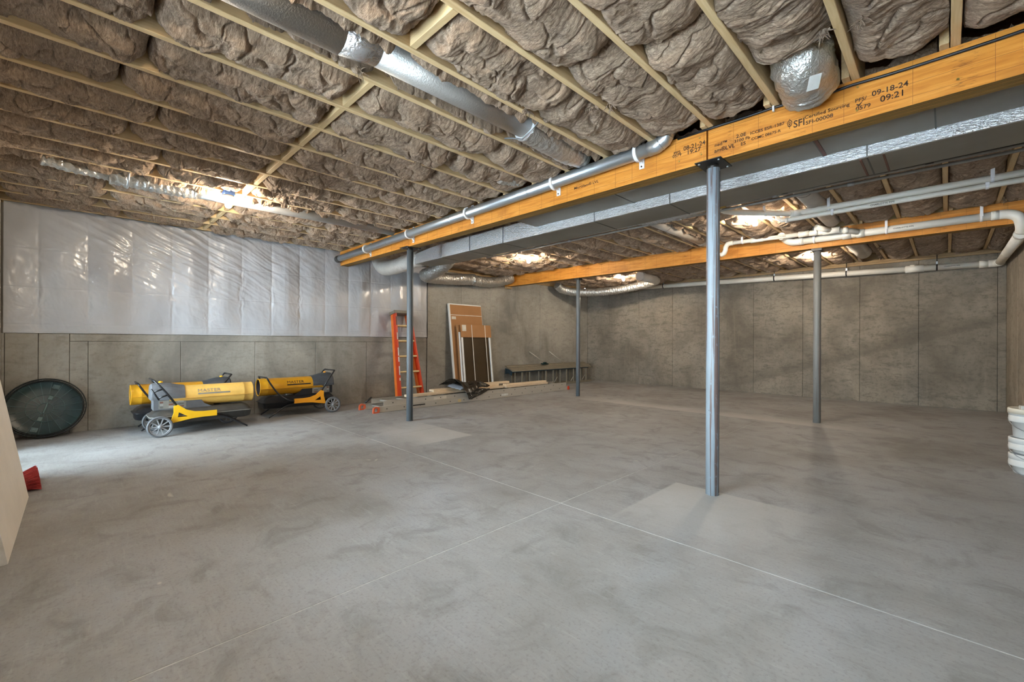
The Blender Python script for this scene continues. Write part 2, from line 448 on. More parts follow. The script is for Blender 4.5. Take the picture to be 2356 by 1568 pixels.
# ------------------------------------------------------------------ mesh helpers
class MB:
    def __init__(self):
        self.v, self.f, self.mi, self.sm = [], [], [], []
    def add(self, verts, faces, mi=0, smooth=False, M=None):
        o = len(self.v)
        for p in verts:
            p = Vector(p)
            self.v.append(tuple(M @ p) if M is not None else tuple(p))
        for f in faces:
            self.f.append(tuple(i + o for i in f)); self.mi.append(mi); self.sm.append(smooth)
        return self
    def box(self, x0, x1, y0, y1, z0, z1, mi=0, M=None, faces_mi=None):
        v = [(x0, y0, z0), (x1, y0, z0), (x1, y1, z0), (x0, y1, z0), (x0, y0, z1), (x1, y0, z1), (x1, y1, z1), (x0, y1, z1)]
        f = [(0, 3, 2, 1), (4, 5, 6, 7), (0, 1, 5, 4), (1, 2, 6, 5), (2, 3, 7, 6), (3, 0, 4, 7)]
        if faces_mi is None:
            return self.add(v, f, mi, False, M)
        o = len(self.v)
        self.v += [tuple(M @ Vector(p)) if M is not None else p for p in v]
        for ff, m in zip(f, faces_mi):
            self.f.append(tuple(i + o for i in ff)); self.mi.append(m); self.sm.append(False)
        return self
    def cbox(self, x0, x1, y0, y1, z0, z1, c=0.005, mi=0, M=None):
        """box with chamfered edges"""
        bm = bmesh.new()
        vs = [bm.verts.new(p) for p in [(x0, y0, z0), (x1, y0, z0), (x1, y1, z0), (x0, y1, z0), (x0, y0, z1), (x1, y0, z1), (x1, y1, z1), (x0, y1, z1)]]
        for f in [(0, 3, 2, 1), (4, 5, 6, 7), (0, 1, 5, 4), (1, 2, 6, 5), (2, 3, 7, 6), (3, 0, 4, 7)]:
            bm.faces.new([vs[i] for i in f])
        bmesh.ops.bevel(bm, geom=list(bm.edges), offset=c, segments=1, affect='EDGES', profile=0.5)
        self.bm(bm, mi, False, M)
        return self
    def bm(self, bm, mi=0, smooth=False, M=None):
        bm.verts.index_update()
        self.add([v.co[:] for v in bm.verts], [[v.index for v in f.verts] for f in bm.faces], mi, smooth, M)
        bm.free()
        return self
    def tube(self, pts, r, seg=12, mi=0, smooth=True, caps=True, M=None):
        """round tube along a list of points; r number or list"""
        pts = [Vector(p) for p in pts]
        n = len(pts)
        rs = r if isinstance(r, (list, tuple)) else [r] * n
        tang = []
        for i in range(n):
            a = pts[max(0, i - 1)]; b = pts[min(n - 1, i + 1)]
            d = (b - a)
            tang.append(d.normalized() if d.length > 1e-9 else Vector((0, 0, 1)))
        up = Vector((0, 0, 1)) if abs(tang[0].z) < 0.9 else Vector((1, 0, 0))
        nrm = (up - tang[0] * up.dot(tang[0])).normalized()
        verts, faces = [], []
        for i in range(n):
            if i > 0:
                q = tang[i - 1].rotation_difference(tang[i])
                nrm = (q @ nrm)
                nrm = (nrm - tang[i] * nrm.dot(tang[i])).normalized()
            bn = tang[i].cross(nrm)
            for k in range(seg):
                a = 2 * math.pi * k / seg
                verts.append(pts[i] + (nrm * math.cos(a) + bn * math.sin(a)) * rs[i])
        for i in range(n - 1):
            for k in range(seg):
                k2 = (k + 1) % seg
                faces.append((i * seg + k, i * seg + k2, (i + 1) * seg + k2, (i + 1) * seg + k))
        self.add(verts, faces, mi, smooth, M)
        if caps:
            o = len(self.v) - len(verts)
            self.f.append(tuple(o + k for k in reversed(range(seg)))); self.mi.append(mi); self.sm.append(False)
            self.f.append(tuple(o + (n - 1) * seg + k for k in range(seg))); self.mi.append(mi); self.sm.append(False)
        return self
    def lathe(self, prof, seg=24, mi=0, smooth=True, M=None):
        """prof: list of (r, z); revolve round z"""
        verts, faces = [], []
        n = len(prof)
        for (r, z) in prof:
            for k in range(seg):
                a = 2 * math.pi * k / seg
                verts.append((r * math.cos(a), r * math.sin(a), z))
        for i in range(n - 1):
            for k in range(seg):
                k2 = (k + 1) % seg
                faces.append((i * seg + k, i * seg + k2, (i + 1) * seg + k2, (i + 1) * seg + k))
        self.add(verts, faces, mi, smooth, M)
        return self
    def prism(self, outer, thick, holes=(), mi=0, M=None):
        """polygon in the xz plane with holes, thickness along y (centred)"""
        bm = bmesh.new()
        loops = [outer] + list(holes)
        edges = []
        for lp in loops:
            vs = [bm.verts.new((p[0], -thick / 2, p[1])) for p in lp]
            for i in range(len(vs)):
                edges.append(bm.edges.new((vs[i], vs[(i + 1) % len(vs)])))
        bmesh.ops.triangle_fill(bm, use_beauty=True, edges=edges, normal=(0, -1, 0))
        ret = bmesh.ops.extrude_face_region(bm, geom=list(bm.faces))
        bmesh.ops.translate(bm, verts=[g for g in ret['geom'] if isinstance(g, bmesh.types.BMVert)], vec=(0, thick, 0))
        bmesh.ops.recalc_face_normals(bm, faces=bm.faces)
        return self.bm(bm, mi, False, M)
    def mesh(self, name, mats):
        me = bpy.data.meshes.new(name)
        me.from_pydata(self.v, [], self.f)
        if not isinstance(mats, (list, tuple)):
            mats = [mats]
        for m in mats:
            me.materials.append(MATS[m])
        me.polygons.foreach_set('material_index', self.mi)
        me.polygons.foreach_set('use_smooth', self.sm)
        me.update()
        return me
    def build(self, name, mats, parent=None, loc=None, rot=None):
        return link(name, self.mesh(name, mats), parent, loc, rot)

def link(name, data, parent=None, loc=None, rot=None):
    o = bpy.data.objects.new(name, data)
    COL.objects.link(o)
    if parent is not None:
        o.parent = parent
    if loc is not None:
        o.location = loc
    if rot is not None:
        o.rotation_euler = rot
    return o
def tag(o, label=None, cat=None, group=None, kind=None):
    if label: o['label'] = label
    if cat: o['category'] = cat
    if group: o['group'] = group
    if kind: o['kind'] = kind
    return o
def thing(name, label, cat, loc=(0, 0, 0), rz=0.0, group=None):
    o = link(name, None, None, loc, (0, 0, rz))
    o.empty_display_size = 0.1
    return tag(o, label, cat, group)
def struct(o):
    o['kind'] = 'structure'
    return o

_deps = None
def text_mesh(name, s, size, mat, extr=0.0004, spacing=1.0, align='LEFT', bold=0.0):
    cu = bpy.data.curves.new(name, 'FONT')
    cu.body = s; cu.size = size; cu.extrude = extr; cu.align_x = align; cu.align_y = 'BOTTOM_BASELINE'
    cu.space_character = spacing
    cu.resolution_u = 3
    cu.offset = bold
    o = bpy.data.objects.new(name, cu)
    COL.objects.link(o)
    bpy.context.view_layer.update()
    me = bpy.data.meshes.new_from_object(o.evaluated_get(bpy.context.evaluated_depsgraph_get()))
    bpy.data.objects.remove(o, do_unlink=True)
    bpy.data.curves.remove(cu)
    me.name = name
    me.materials.clear()
    me.materials.append(MATS[mat])
    return me

# numpy gradient noise
class PN:
    def __init__(self, seed):
        rg = np.random.RandomState(seed)
        self.p = rg.permutation(256)
        a = rg.rand(256) * 2 * np.pi
        self.gx, self.gy = np.cos(a), np.sin(a)
    def __call__(self, x, y):
        xi = np.floor(x).astype(int); yi = np.floor(y).astype(int)
        xf = x - xi; yf = y - yi
        u = xf * xf * xf * (xf * (xf * 6 - 15) + 10); v = yf * yf * yf * (yf * (yf * 6 - 15) + 10)
        def g(ix, iy, dx, dy):
            h = self.p[(self.p[ix & 255] + iy) & 255]
            return self.gx[h] * dx + self.gy[h] * dy
        n00 = g(xi, yi, xf, yf); n10 = g(xi + 1, yi, xf - 1, yf)
        n01 = g(xi, yi + 1, xf, yf - 1); n11 = g(xi + 1, yi + 1, xf - 1, yf - 1)
        return (n00 * (1 - u) + n10 * u) * (1 - v) + (n01 * (1 - u) + n11 * u) * v * 1.0
    def fbm(self, x, y, o=4, g=0.5):
        s = 0; a = 1.0
        for i in range(o):
            s = s + a * self(x * 2 ** i + 17.3 * i, y * 2 ** i - 9.1 * i); a *= g
        return s
    def ridge(self, x, y, o=3, g=0.5):
        s = 0; a = 1.0
        for i in range(o):
            s = s + a * (1 - np.abs(self(x * 2 ** i + 5.3 * i, y * 2 ** i + 3.7 * i)) * 2.2); a *= g
        return s

def grid_mesh(name, P, mat, smooth=True, flip=False):
    """P: (n, m, 3) array"""
    n, m = P.shape[:2]
    idx = np.arange(n * m).reshape(n, m)
    q = np.stack([idx[:-1, :-1], idx[:-1, 1:], idx[1:, 1:], idx[1:, :-1]], -1).reshape(-1, 4)
    if flip:
        q = q[:, ::-1]
    me = bpy.data.meshes.new(name)
    me.vertices.add(n * m)
    me.vertices.foreach_set('co', P.reshape(-1).astype(np.float32))
    k = len(q)
    me.loops.add(k * 4); me.polygons.add(k)
    me.loops.foreach_set('vertex_index', q.reshape(-1).astype(np.int32))
    me.polygons.foreach_set('loop_start', (np.arange(k) * 4).astype(np.int32))
    me.polygons.foreach_set('loop_total', np.full(k, 4, np.int32))
    me.polygons.foreach_set('use_smooth', np.full(k, smooth))
    me.materials.append(MATS[mat])
    me.update(calc_edges=True)
    me.validate()
    return me

ORD = ['zeroth', 'first', 'second', 'third', 'fourth', 'fifth', 'sixth', 'seventh', 'eighth', 'ninth', 'tenth', 'eleventh', 'twelfth',
       'thirteenth', 'fourteenth', 'fifteenth', 'sixteenth', 'seventeenth', 'eighteenth', 'nineteenth', 'twentieth', 'twenty-first']

# ================================================================== STRUCTURE
def build_floor():
    b = MB().box(XL - 0.2, XR + 0.2, YB - 0.2, YF + 0.2, -0.12, -0.0015)
    fl = struct(b.build('floor', 'joint_dust'))
    xs = [XL - 0.1, -4.60, -1.862, XR + 0.1]
    ys = [YB - 0.1, 2.335, YF + 0.1]
    g = 0.0030
    for i in range(3):
        for j in range(2):
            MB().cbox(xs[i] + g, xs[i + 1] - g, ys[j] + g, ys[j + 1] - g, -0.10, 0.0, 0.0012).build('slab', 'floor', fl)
    return fl
build_floor()

def wall_panels(parent, mat, axis, const, inner, edges, z0, z1, depth=0.012, name='panel'):
    """cast panels between form joints. axis 'x': wall lies in the plane X = const; panels run along Y"""
    gap = 0.0022
    for a, b in zip(edges[:-1], edges[1:]):
        pr = rnd.uniform(0.0, 0.004)
        bx = MB()
        if axis == 'x':
            lo, hi = sorted((const, const + inner * (depth + pr)))
            bx.cbox(lo, hi, a + gap, b - gap, z0, z1, 0.0025)
        else:
            lo, hi = sorted((const, const + inner * (depth + pr)))
            bx.cbox(a + gap, b - gap, lo, hi, z0, z1, 0.0025)
        bx.build(name, mat, parent)

def build_walls():
    # left wall: low concrete wall, then full height beyond the sheeting
    b = MB()
    b.box(XL - 0.22, XL - 0.012, YB - 0.2, YF + 0.2, 0, LEDGE)
    b.box(XL - 0.22, XL - 0.012, YSHEET, YF + 0.2, LEDGE, ZJ - 0.076)
    wl = struct(b.build('wall_left', 'concrete_gap'))
    wall_panels(wl, 'concrete_left', 'x', XL - 0.012, 1, [YB, -0.572, -0.318, -0.066], 0.0, LEDGE)
    wall_panels(wl, 'concrete_left', 'x', XL - 0.012, 1, [-0.066, 0.093, 0.995, 1.893, 2.787, 3.676, YSHEET], 0.0, 1.085, 0.012)
    MB().cbox(XL - 0.012, XL + 0.003, -0.063, YSHEET - 0.003, 1.088, LEDGE, 0.003).build('ledge_band', 'concrete_left', wl)
    wall_panels(wl, 'concrete_left', 'x', XL - 0.012, 1, [YSHEET + 0.02, 5.834, 6.664, 7.574, 8.389, 9.279, YF], 0.0, ZJ - 0.076)
    # far wall
    wf = struct(MB().box(XL - 0.2, XR + 0.2, YF + 0.012, YF + 0.22, 0, ZJ - 0.076).build('wall_far', 'concrete_gap'))
    wall_panels(wf, 'concrete_far', 'y', YF + 0.012, -1, [XL, -6.644, -5.743, -4.83, -3.91, -2.994, -2.078, -1.164, -0.349, 0.579, XR], 0.0, ZJ - 0.076)
    # right wall
    wr = struct(MB().box(XR + 0.012, XR + 0.22, YB - 0.2, YF + 0.2, 0, ZJ - 0.076).build('wall_right', 'concrete_gap'))
    wall_panels(wr, 'concrete_right', 'x', XR + 0.012, -1, [YB] + [YB + 0.4 + 0.914 * i for i in range(12)] + [YF], 0.0, ZJ - 0.076)
    # framed stub wall behind the sheeting
    ws = struct(MB().box(XL - 0.22, XL - 0.06, YB - 0.2, YSHEET - 0.005, LEDGE, ZJ).build('wall_framed_left', 'drywall'))
    # wall behind the camera with door and window openings
    b = MB()
    xs = sorted({XL - 0.2, XR + 0.2, *[v for o in OPENINGS for v in o[:2]]})
    for a, c in zip(xs[:-1], xs[1:]):
        op = [o for o in OPENINGS if abs(o[0] - a) < 1e-6 and abs(o[1] - c) < 1e-6]
        if op:
            o = op[0]
            if o[2] > 0.03:
                b.box(a, c, YB - 0.16, YB, 0, o[2])
            b.box(a, c, YB - 0.16, YB, o[3], ZJ)
        else:
            b.box(a, c, YB - 0.16, YB, 0, ZJ)
    struct(b.build('wall_back', 'drywall'))
    for i, (x0, x1, z0, z1) in enumerate(OPENINGS):
        t = 0.05
        f = MB()
        f.box(x0, x0 + t, YB - 0.13, YB - 0.05, z0, z1).box(x1 - t, x1, YB - 0.13, YB - 0.05, z0, z1)
        f.box(x0 + t, x1 - t, YB - 0.13, YB - 0.05, z0, z0 + t).box(x0 + t, x1 - t, YB - 0.13, YB - 0.05, z1 - t, z1)
        f.box((x0 + x1) / 2 - 0.03, (x0 + x1) / 2 + 0.03, YB - 0.12, YB - 0.06, z0 + t, z1 - t)
        nm = 'door_1' if i == 0 else 'window_%d' % i
        fo = struct(f.build(nm, 'window_frame'))
        for (a, c) in ((x0 + t, (x0 + x1) / 2 - 0.03), ((x0 + x1) / 2 + 0.03, x1 - t)):
            MB().box(a, c, YB - 0.094, YB - 0.088, z0 + t, z1 - t).build('pane', 'window_glass', fo)
    struct(MB().box(-60, 60, -80, YB - 0.25, -0.4, -0.2).build('ground_outside', 'yard'))
    # sill plates on top of the concrete
    i = 1
    for (x0, x1, y0, y1) in [(XL, XR + 0.1, YF - 0.035, YF + 0.1), (XL - 0.1, XL + 0.03, YSHEET, YF - 0.04), (XR - 0.03, XR + 0.1, YB, YF - 0.04)]:
        t = struct(MB().cbox(x0, x1, y0, y1, ZJ - 0.076, ZJ - 0.039, 0.002).build('trim_%d' % i, 'plate_wood'))
        MB().cbox(x0, x1, y0, y1, ZJ - 0.037, ZJ - 0.001, 0.002).build('plate', 'plate_wood', t)
        i += 1
build_walls()

JX = [-1.19 + 0.4064 * k for k in range(-15, 5)]
JW = 0.038
def build_ceiling():
    ce = struct(MB().box(XL - 0.2, XR + 0.2, YB - 0.2, YF + 0.2, ZJ + JD, ZJ + JD + 0.02).build('ceiling', 'subfloor'))
    spans = [(YB - 0.1, YB1 + 0.16, 0.0), (YB1 - 0.12, YB2 + 0.16, -0.042), (YB2 - 0.10, YF + 0.1, 0.0)]
    for (y0, y1, dx) in spans:
        me = MB().cbox(-JW / 2, JW / 2, 0, y1 - y0, 0, JD, 0.0025).mesh('joist', 'joist_wood')
        for x in JX:
            link('joist', me, ce, (x + dx, y0, ZJ), None)
    # solid blocking at mid span of the nearest joists; none where ducts run
    skip = {10: 1, 4: 0}
    me = MB().cbox(JW / 2 + 0.001, 0.4064 - JW / 2 - 0.001, -JW / 2, JW / 2, 0.004, JD, 0.002).mesh('blocking', 'block_wood')
    for i, x in enumerate(JX[:-1]):
        if abs(x - JX[12]) < 0.01:      # duct bay
            continue
        if i > 13:
            continue
        link('blocking', me, ce, (x, 1.24, ZJ), None)
    # end blocking over the second beam and rim boards
    for i, x in enumerate(JX[:-1]):
        link('blocking', me, ce, (x, YB2 + 0.02, ZJ), None)
    MB().box(XL - 0.1, XR + 0.1, YF + 0.02, YF + 0.06, ZJ, ZJ + JD).build('rim_board', 'plate_wood', ce)
    MB().box(XL - 0.1, XR + 0.1, YB - 0.15, YB - 0.11, ZJ, ZJ + JD).build('rim_board', 'plate_wood', ce)
    for x0 in (XL - 0.16, XR + 0.12):
        MB().box(x0, x0 + 0.04, YB - 0.11, YF + 0.02, ZJ, ZJ + JD).build('rim_board', 'plate_wood', ce)
    return ce
build_ceiling()

# ================================================================== INSULATION
def batt_mesh(seed, W=0.366, L=1.0, nx=76, ny=210, groove=None):
    pn = PN(seed); p2 = PN(seed + 100)
    rg = random.Random(seed)
    s = np.linspace(-1, 1, nx)[None, :].repeat(ny, 0)
    t = np.linspace(0, 1, ny)[:, None].repeat(nx, 1)
    x = s * W / 2; y = t * L
    edge = 1 - np.abs(s) ** 3.0
    endl = np.minimum(t, 1 - t) * L
    endf = np.clip(endl / 0.09, 0, 1) ** 0.45
    wx = x + 0.07 * pn.fbm(x * 5, y * 5 + 9, 3)
    wy = y + 0.08 * pn.fbm(x * 4 + 31, y * 4, 3)
    # pillow: hangs below the joists in the middle, tucked up at edges and ends
    ed = 0.034 + 0.075 * pn(y * 3.6 + 7, s * 0.0 + 3.3 + np.sign(s) * 5)
    low = -0.012 - 0.030 * np.clip(pn.fbm(x * 2.2 + 3, y * 2.2, 2) + 0.45, 0, 1.2)
    z = ed * (1 - edge) + low * edge
    z = z + (1 - endf) * 0.085
    # rounded lumps with creases between them
    lump = np.sqrt(pn(wx * 3.6 + 11, wy * 3.9) ** 2 + 0.0016)
    z = z - 0.075 * np.clip(lump, 0, 0.55) * (0.45 + 0.55 * edge)
    lump2 = np.sqrt(p2(wx * 8.5 + 3, wy * 10 + 5) ** 2 + 0.002)
    z = z - 0.022 * np.clip(lump2, 0, 0.5)
    # strands and layers
    arc = wy + (x ** 2) * rg.choice((-1, 1)) * rg.uniform(0.6, 1.4)
    fold = p2.ridge(wx * 6 + 2, arc * 24, 3, 0.55)
    z = z - 0.0058 * (fold - 0.9)
    cre = np.clip(1 - np.abs(p2.fbm(wx * 3.0, wy * 5.0 + 50, 2)) * 11, 0, 1) ** 1.5
    z = z + 0.024 * cre
    fib = p2.ridge(wx * 18 + 4, arc * 70, 2, 0.5)
    z = z - 0.0020 * (fib - 0.7)
    z = z + 0.003 * pn.fbm(x * 60, y * 60, 2)
    # side returns
    side = np.clip((np.abs(s) - 0.955) / 0.045, 0, 1)
    z = z + side ** 1.3 * 0.06
    endup = np.clip((0.012 - endl) / 0.012, 0, 1)
    z = z + endup * 0.05
    y = y + np.where(t < 0.5, 1, -1) * 0.035 * np.abs(pn.fbm(x * 9, np.round(t) * 7 + 4.2, 3)) * (1 - np.clip(endl / 0.2, 0, 1))
    # swells out over the joist undersides in places
    gate = np.clip(p2(y * 6.0 + 3, np.sign(s) * 7.0 + y * 0) * 2.0 + 0.35, 0, 1)
    x = x + np.sign(s) * np.abs(s) ** 4 * np.clip((-z + 0.012) / 0.03, 0, 1) * 0.015 * gate
    z = np.where((np.abs(s) > 0.93) & (side <= 0) & (z > -0.004) & (z < 0.012) & (gate > 0.3), -0.004, z)
    if groove:                               # pressed up round a duct lying in the bay
        r, zc = groove
        top = zc + np.sqrt(np.clip((r + 0.012) ** 2 - x * x, 0, None))
        inside = np.abs(x) < r + 0.012
        z = np.where(inside, np.maximum(z + 0.02, top), z)
    P = np.stack([x, y, z], -1)
    return grid_mesh('insulation_batt', P, 'insulation', True, flip=True)

def build_insulation():
    meshes = [batt_mesh(11 + 13 * i) for i in range(12)]
    # bays with a duct in them: (radius, height of its centre above the joist undersides)
    duct = {('near', 12): (0.112, 0.050), ('near', 4): (0.082, -0.002), ('middle', 11): (0.09, 0.023), ('middle', 15): (0.095, 0.018), ('far', 15): (0.112, 0.008)}
    grooved = {k: [batt_mesh(301 + 7 * i + int(g[0] * 1000), groove=g) for i in range(2)] for k, g in duct.items()}
    tufts = []
    for i in range(5):
        m = MB()
        r2 = random.Random(90 + i)
        for k in range(16):
            a = r2.uniform(0, 6.28)
            p = Vector((r2.uniform(-0.02, 0.02), r2.uniform(-0.02, 0.02), 0.03))
            d = Vector((math.cos(a) * 0.5, math.sin(a) * 0.5, -1.0)).normalized()
            pts = [p]
            for q in range(5):
                d = (d + Vector((r2.uniform(-0.5, 0.5), r2.uniform(-0.5, 0.5), r2.uniform(-0.3, 0.25)))).normalized()
                p = p + d * r2.uniform(0.008, 0.016)
                pts.append(p)
            m.tube(pts, [0.004, 0.0036, 0.003, 0.0024, 0.0016, 0.0008], 5, 0, True, False)
        tufts.append(m.mesh('loose_fibres', 'insulation'))
    rg = random.Random(5)
    spans = {'near': (YB + 0.04, YB1 - 0.12, 0.0), 'middle': (YB1 + 0.14, YB2 - 0.12, -0.042), 'far': (YB2 + 0.14, YF - 0.02, 0.0)}
    edges = [XL + 0.01 - JW / 2] + JX + [XR - 0.01 + JW / 2]
    for sp, (y0, y1, dx) in spans.items():
        for i in range(1, len(edges) - 1):
            a, b = edges[i] + dx, edges[i + 1] + dx
            if i == len(edges) - 2:
                b -= dx
            if sp == 'near':
                cuts = [y0, rg.uniform(0.1, 0.55), 1.215, rg.uniform(1.95, 2.45), y1]
                if i > 14:
                    cuts = [y0, rg.uniform(0.5, 0.9), rg.uniform(1.7, 2.2), y1]
            elif sp == 'middle':
                cuts = [y0, rg.uniform(4.3, 4.9), rg.uniform(5.6, 6.1), y1]
            else:
                cuts = [y0, rg.uniform(8.2, 8.6), rg.uniform(9.2, 9.6), y1]
            if sp == 'near' and i == 17:
                cuts = [y0, 0.8, 1.9, 2.70]
            for k, (c0, c1) in enumerate(zip(cuts[:-1], cuts[1:])):
                if sp == 'near' and abs(c1 - 1.215) < 1e-6:
                    c1 -= 0.005
                if sp == 'near' and abs(c0 - 1.215) < 1e-6:
                    c0 += 0.05
                dk = (sp, i - 1)
                me = rg.choice(grooved[dk]) if dk in grooved else meshes[rg.randrange(len(meshes))]
                L = (c1 - c0) - 0.002
                w = (b - a - JW)
                o = link('insulation_batt', me, None)
                turn = rg.random() < 0.5
                dz = 0.0 if dk in grooved else rg.uniform(-0.010, 0.014)
                o.location = ((a + b) / 2, c1 if turn else c0, ZJ + 0.012 + dz)
                o.rotation_euler = (0, 0, math.pi if turn else 0)
                o.scale = (w / 0.366, L, 1.0)
                if rg.random() < (0.45 if sp == 'near' else 0.3):
                    tf = link('loose_fibres', rg.choice(tufts), o, (rg.choice((-1, 1)) * rg.uniform(0.10, 0.18), rg.uniform(0.1, 0.9), -0.045), (0, 0, rg.uniform(0, 6)))
                    tf.scale = (0.366 / w, 1.0 / L, 1.0)
                tag(o, 'brown fibrous insulation batt, %s joist bay from plastic-sheeted wall, %s span, %s from front' % (ORD[i], sp, ORD[k + 1]),
                    'insulation', 'insulation batts between the joists')
build_insulation()

# ================================================================== BEAMS AND POSTS
def ply_beam(name, label, x0, x1, yc, ztop, dy=0.0):
    t = thing(name, label, 'beam', ((x0 + x1) / 2, yc, ztop - JD))
    h = (x1 - x0) / 2
    pw = BW / 3
    for i in range(3):
        y0 = -BW / 2 + i * pw
        MB().box(-h, h, y0 + 0.0008, y0 + pw - 0.0008 , 0, JD - 0.001, faces_mi=[1, 1, 0, 0, 0, 0]).build('ply', ['beam_face', 'beam_edge'], t)
    # thin lines on the face: chalk lines and veneer joints
    yf = -BW / 2
    for z in (0.045, 0.118, 0.205):
        MB().box(-h, h, yf - 0.0002, yf + 0.0004, z, z + 0.0012).build('face_line', 'beam_line', t)
    x = -h + 0.17
    while x < h:
        MB().box(x, x + 0.0014, yf - 0.0002, yf + 0.0004, 0.002, JD - 0.004).build('face_line', 'beam_line', t)
        x += rnd.choice((0.155, 0.21, 0.30))
    return t

YF1 = YB1 - BW / 2
beam1a = ply_beam('support_beam', 'orange laminated beam carrying galvanised vent pipe, from plastic sheeting to rusty post', XL - 0.1, -1.224, YB1 - 0.004, ZJ)
beam1b = ply_beam('support_beam', 'orange laminated beam with dark printed lettering, right of rusty post', -1.214, XR + 0.1, YB1 + 0.004, ZJ)
beam2 = ply_beam('support_beam', 'orange laminated beam behind the ducts, carrying white drain pipe', XL - 0.05, XR + 0.05, YB2, ZJ)
# bearing block under the end of the rear beam
b = MB().cbox(XL + 0.0, XL + 0.10, YB2 - 0.075, YB2 + 0.075, ZB - 0.045, ZB - 0.001, 0.003)
tag(b.build('bearing_block', 'plate_wood'), 'small wood block under wall end of rear orange beam', 'block')

def make_post(label, x, y, mat, plate='steel_dark', r=0.0445, group=None, cap=True):
    t = thing('steel_post', label, 'post', (x, y, 0))
    MB().tube([(0, 0, 0.0), (0, 0, 0.8), (0, 0, 1.6), (0, 0, ZB - 0.035)], r, 32).build('shaft', mat, t)
    if cap:
        MB().tube([(0, 0, ZB - 0.036), (0, 0, ZB - 0.0075)], r * 0.86, 24).build('collar', plate, t)
        pl = MB().cbox(-0.09, 0.09, -0.115, 0.115, ZB - 0.0075, ZB - 0.0005, 0.001).build('top_plate', plate, t)
        for sx in (-1, 1):
            for sy in (-1, 1):
                MB().tube([(sx * 0.068, sy * 0.088, ZB - 0.014), (sx * 0.068, sy * 0.088, ZB - 0.0072)], 0.008, 8).build('bolt', 'galvanised', pl)
    else:
        MB().cbox(-0.06, 0.06, -0.06, 0.06, ZB - 0.035, ZB - 0.0005, 0.002).build('top_plate', plate, t)
    MB().box(r * 0.99, r + 0.0015, -0.003, 0.003, 0.02, ZB - 0.06).build('weld_seam', plate, t)
    return t
make_post('rust-streaked blue-grey steel post in the foreground, under the printed beam', -1.20, YB1, 'post_rusty')
make_post('dark grey steel post in front of orange stepladder', -5.262, YB1, 'post_grey')
make_post('thin grey steel post in front of far metal scaffold bench', -5.30, YB2, 'post_grey', r=0.040, cap=False)
make_post('dark grey steel post under white pipe beam before far wall', -1.262, YB2, 'post_steel', cap=False)

# ------------------------------------------------------------------ printing on the near beam
def uX(px, Y):
    u = (px - 1178.0) / 1000.0
    return Y * (u - 1) / (u + 1)
def zAt(px, y, Y):
    u = (px - 1178.0) / 1000.0
    t = Y / (0.70711 * (u + 1))
    return CAM_H + (785.5 + 0.0035 * (px - 1178) - y) / 1000.0 * t
YT = YF1 - 0.001
def stamp(s, px, y, px1, ratio=1.0, name='stamp', beam=None, mat='ink', spacing=1.0):
    """print on the near face of the first beam; baseline start at (px, y), ends at px1"""
    beam = beam or beam1b
    yy = YT + (0.004 if beam is beam1b else -0.004)
    x0, x1 = uX(px, yy), uX(px1, yy)
    me = text_mesh(name, s, 1.0, mat, 0.0004, spacing, bold=0.012)
    xs = [v.co.x for v in me.vertices]
    k = (x1 - x0) / (max(xs) - min(xs))
    ox = min(xs)
    o = link(name, me, beam)
    z = zAt(px, y, yy)
    o.location = (x0 - ox * k - beam.location.x, yy - beam.location.y, z - beam.location.z)
    o.rotation_euler = (R(90), 0, 0)
    o.scale = (k, k * ratio, 1)
    return o
stamp('09-18-24', 2004, 222, 2088, 0.98)
stamp('09:21', 2023, 235, 2076, 0.98)
stamp('PFS/', 1966, 236, 1992, 0.94)
stamp('0579', 1967, 255, 2001, 0.94)
stamp('Certified Sourcing', 1850, 274, 1953, 0.90)
stamp('SFI-00008', 1852, 287, 1915, 0.90)
stamp('SFI', 1824, 294, 1849, 1.17)
stamp('2.0E', 1692, 318, 1715, 0.90)
stamp('ICCES ESR-1387', 1725, 310, 1803, 0.94)
stamp('3100 Fb', 1688, 329, 1724, 0.90)
stamp('CCMC 08675-R', 1727, 323, 1795, 0.94)
stamp('ES', 1703, 335, 1714, 0.94)
stamp('ned\u2122', 1643, 338, 1671, 0.94)
stamp('am\u00aeLVL', 1642, 352, 1689, 1.01)
stamp('08-21-24', 1571, 347, 1621, 1.01, beam=beam1a)
stamp('19:27', 1581, 355, 1611, 0.94, beam=beam1a)
stamp('PFS', 1549, 356, 1564, 0.78, beam=beam1a)
stamp('0579', 1546, 364, 1566, 0.94, beam=beam1a)
stamp('Microllam\u00ae LVL', 1320, 436, 1376, 0.78, beam=beam1a)
def logo(px, y, w, h, kind):
    yy = YT + 0.004
    x, z = uX(px, yy), zAt(px, y, yy)
    M = Matrix.Translation((x - beam1b.location.x, yy - beam1b.location.y, z - beam1b.location.z))
    m = MB()
    if kind == 'leaf':
        o = [(0, h / 2), (w / 2, h * 0.08), (w * 0.3, -h * 0.4), (0, -h / 2), (-w * 0.3, -h * 0.4), (-w / 2, h * 0.08)]
        i = [(p[0] * 0.74, p[1] * 0.74) for p in o]
        m.prism(o, 0.0008, [i], 0, M)
        m.prism([(p[0] * 0.45, p[1] * 0.45) for p in o], 0.0008, [[(p[0] * 0.22, p[1] * 0.22) for p in o]], 0, M)
        m.box(-0.0012, 0.0012, -0.0004, 0.0004, -h * 0.72, -h * 0.1, 0, M)
    else:
        m.prism([(-w / 2, 0.0), (-w * 0.1, -h * 0.55), (w * 0.5, h * 0.45), (-w * 0.1, -h * 0.1), (-w * 0.3, 0.02 * h)], 0.0008, [], 0, M)
    m.build('logo_' + kind, 'ink', beam1b)
logo(1815, 283, 0.030, 0.050, 'leaf')
logo(1976, 238, 0.034, 0.030, 'tick')
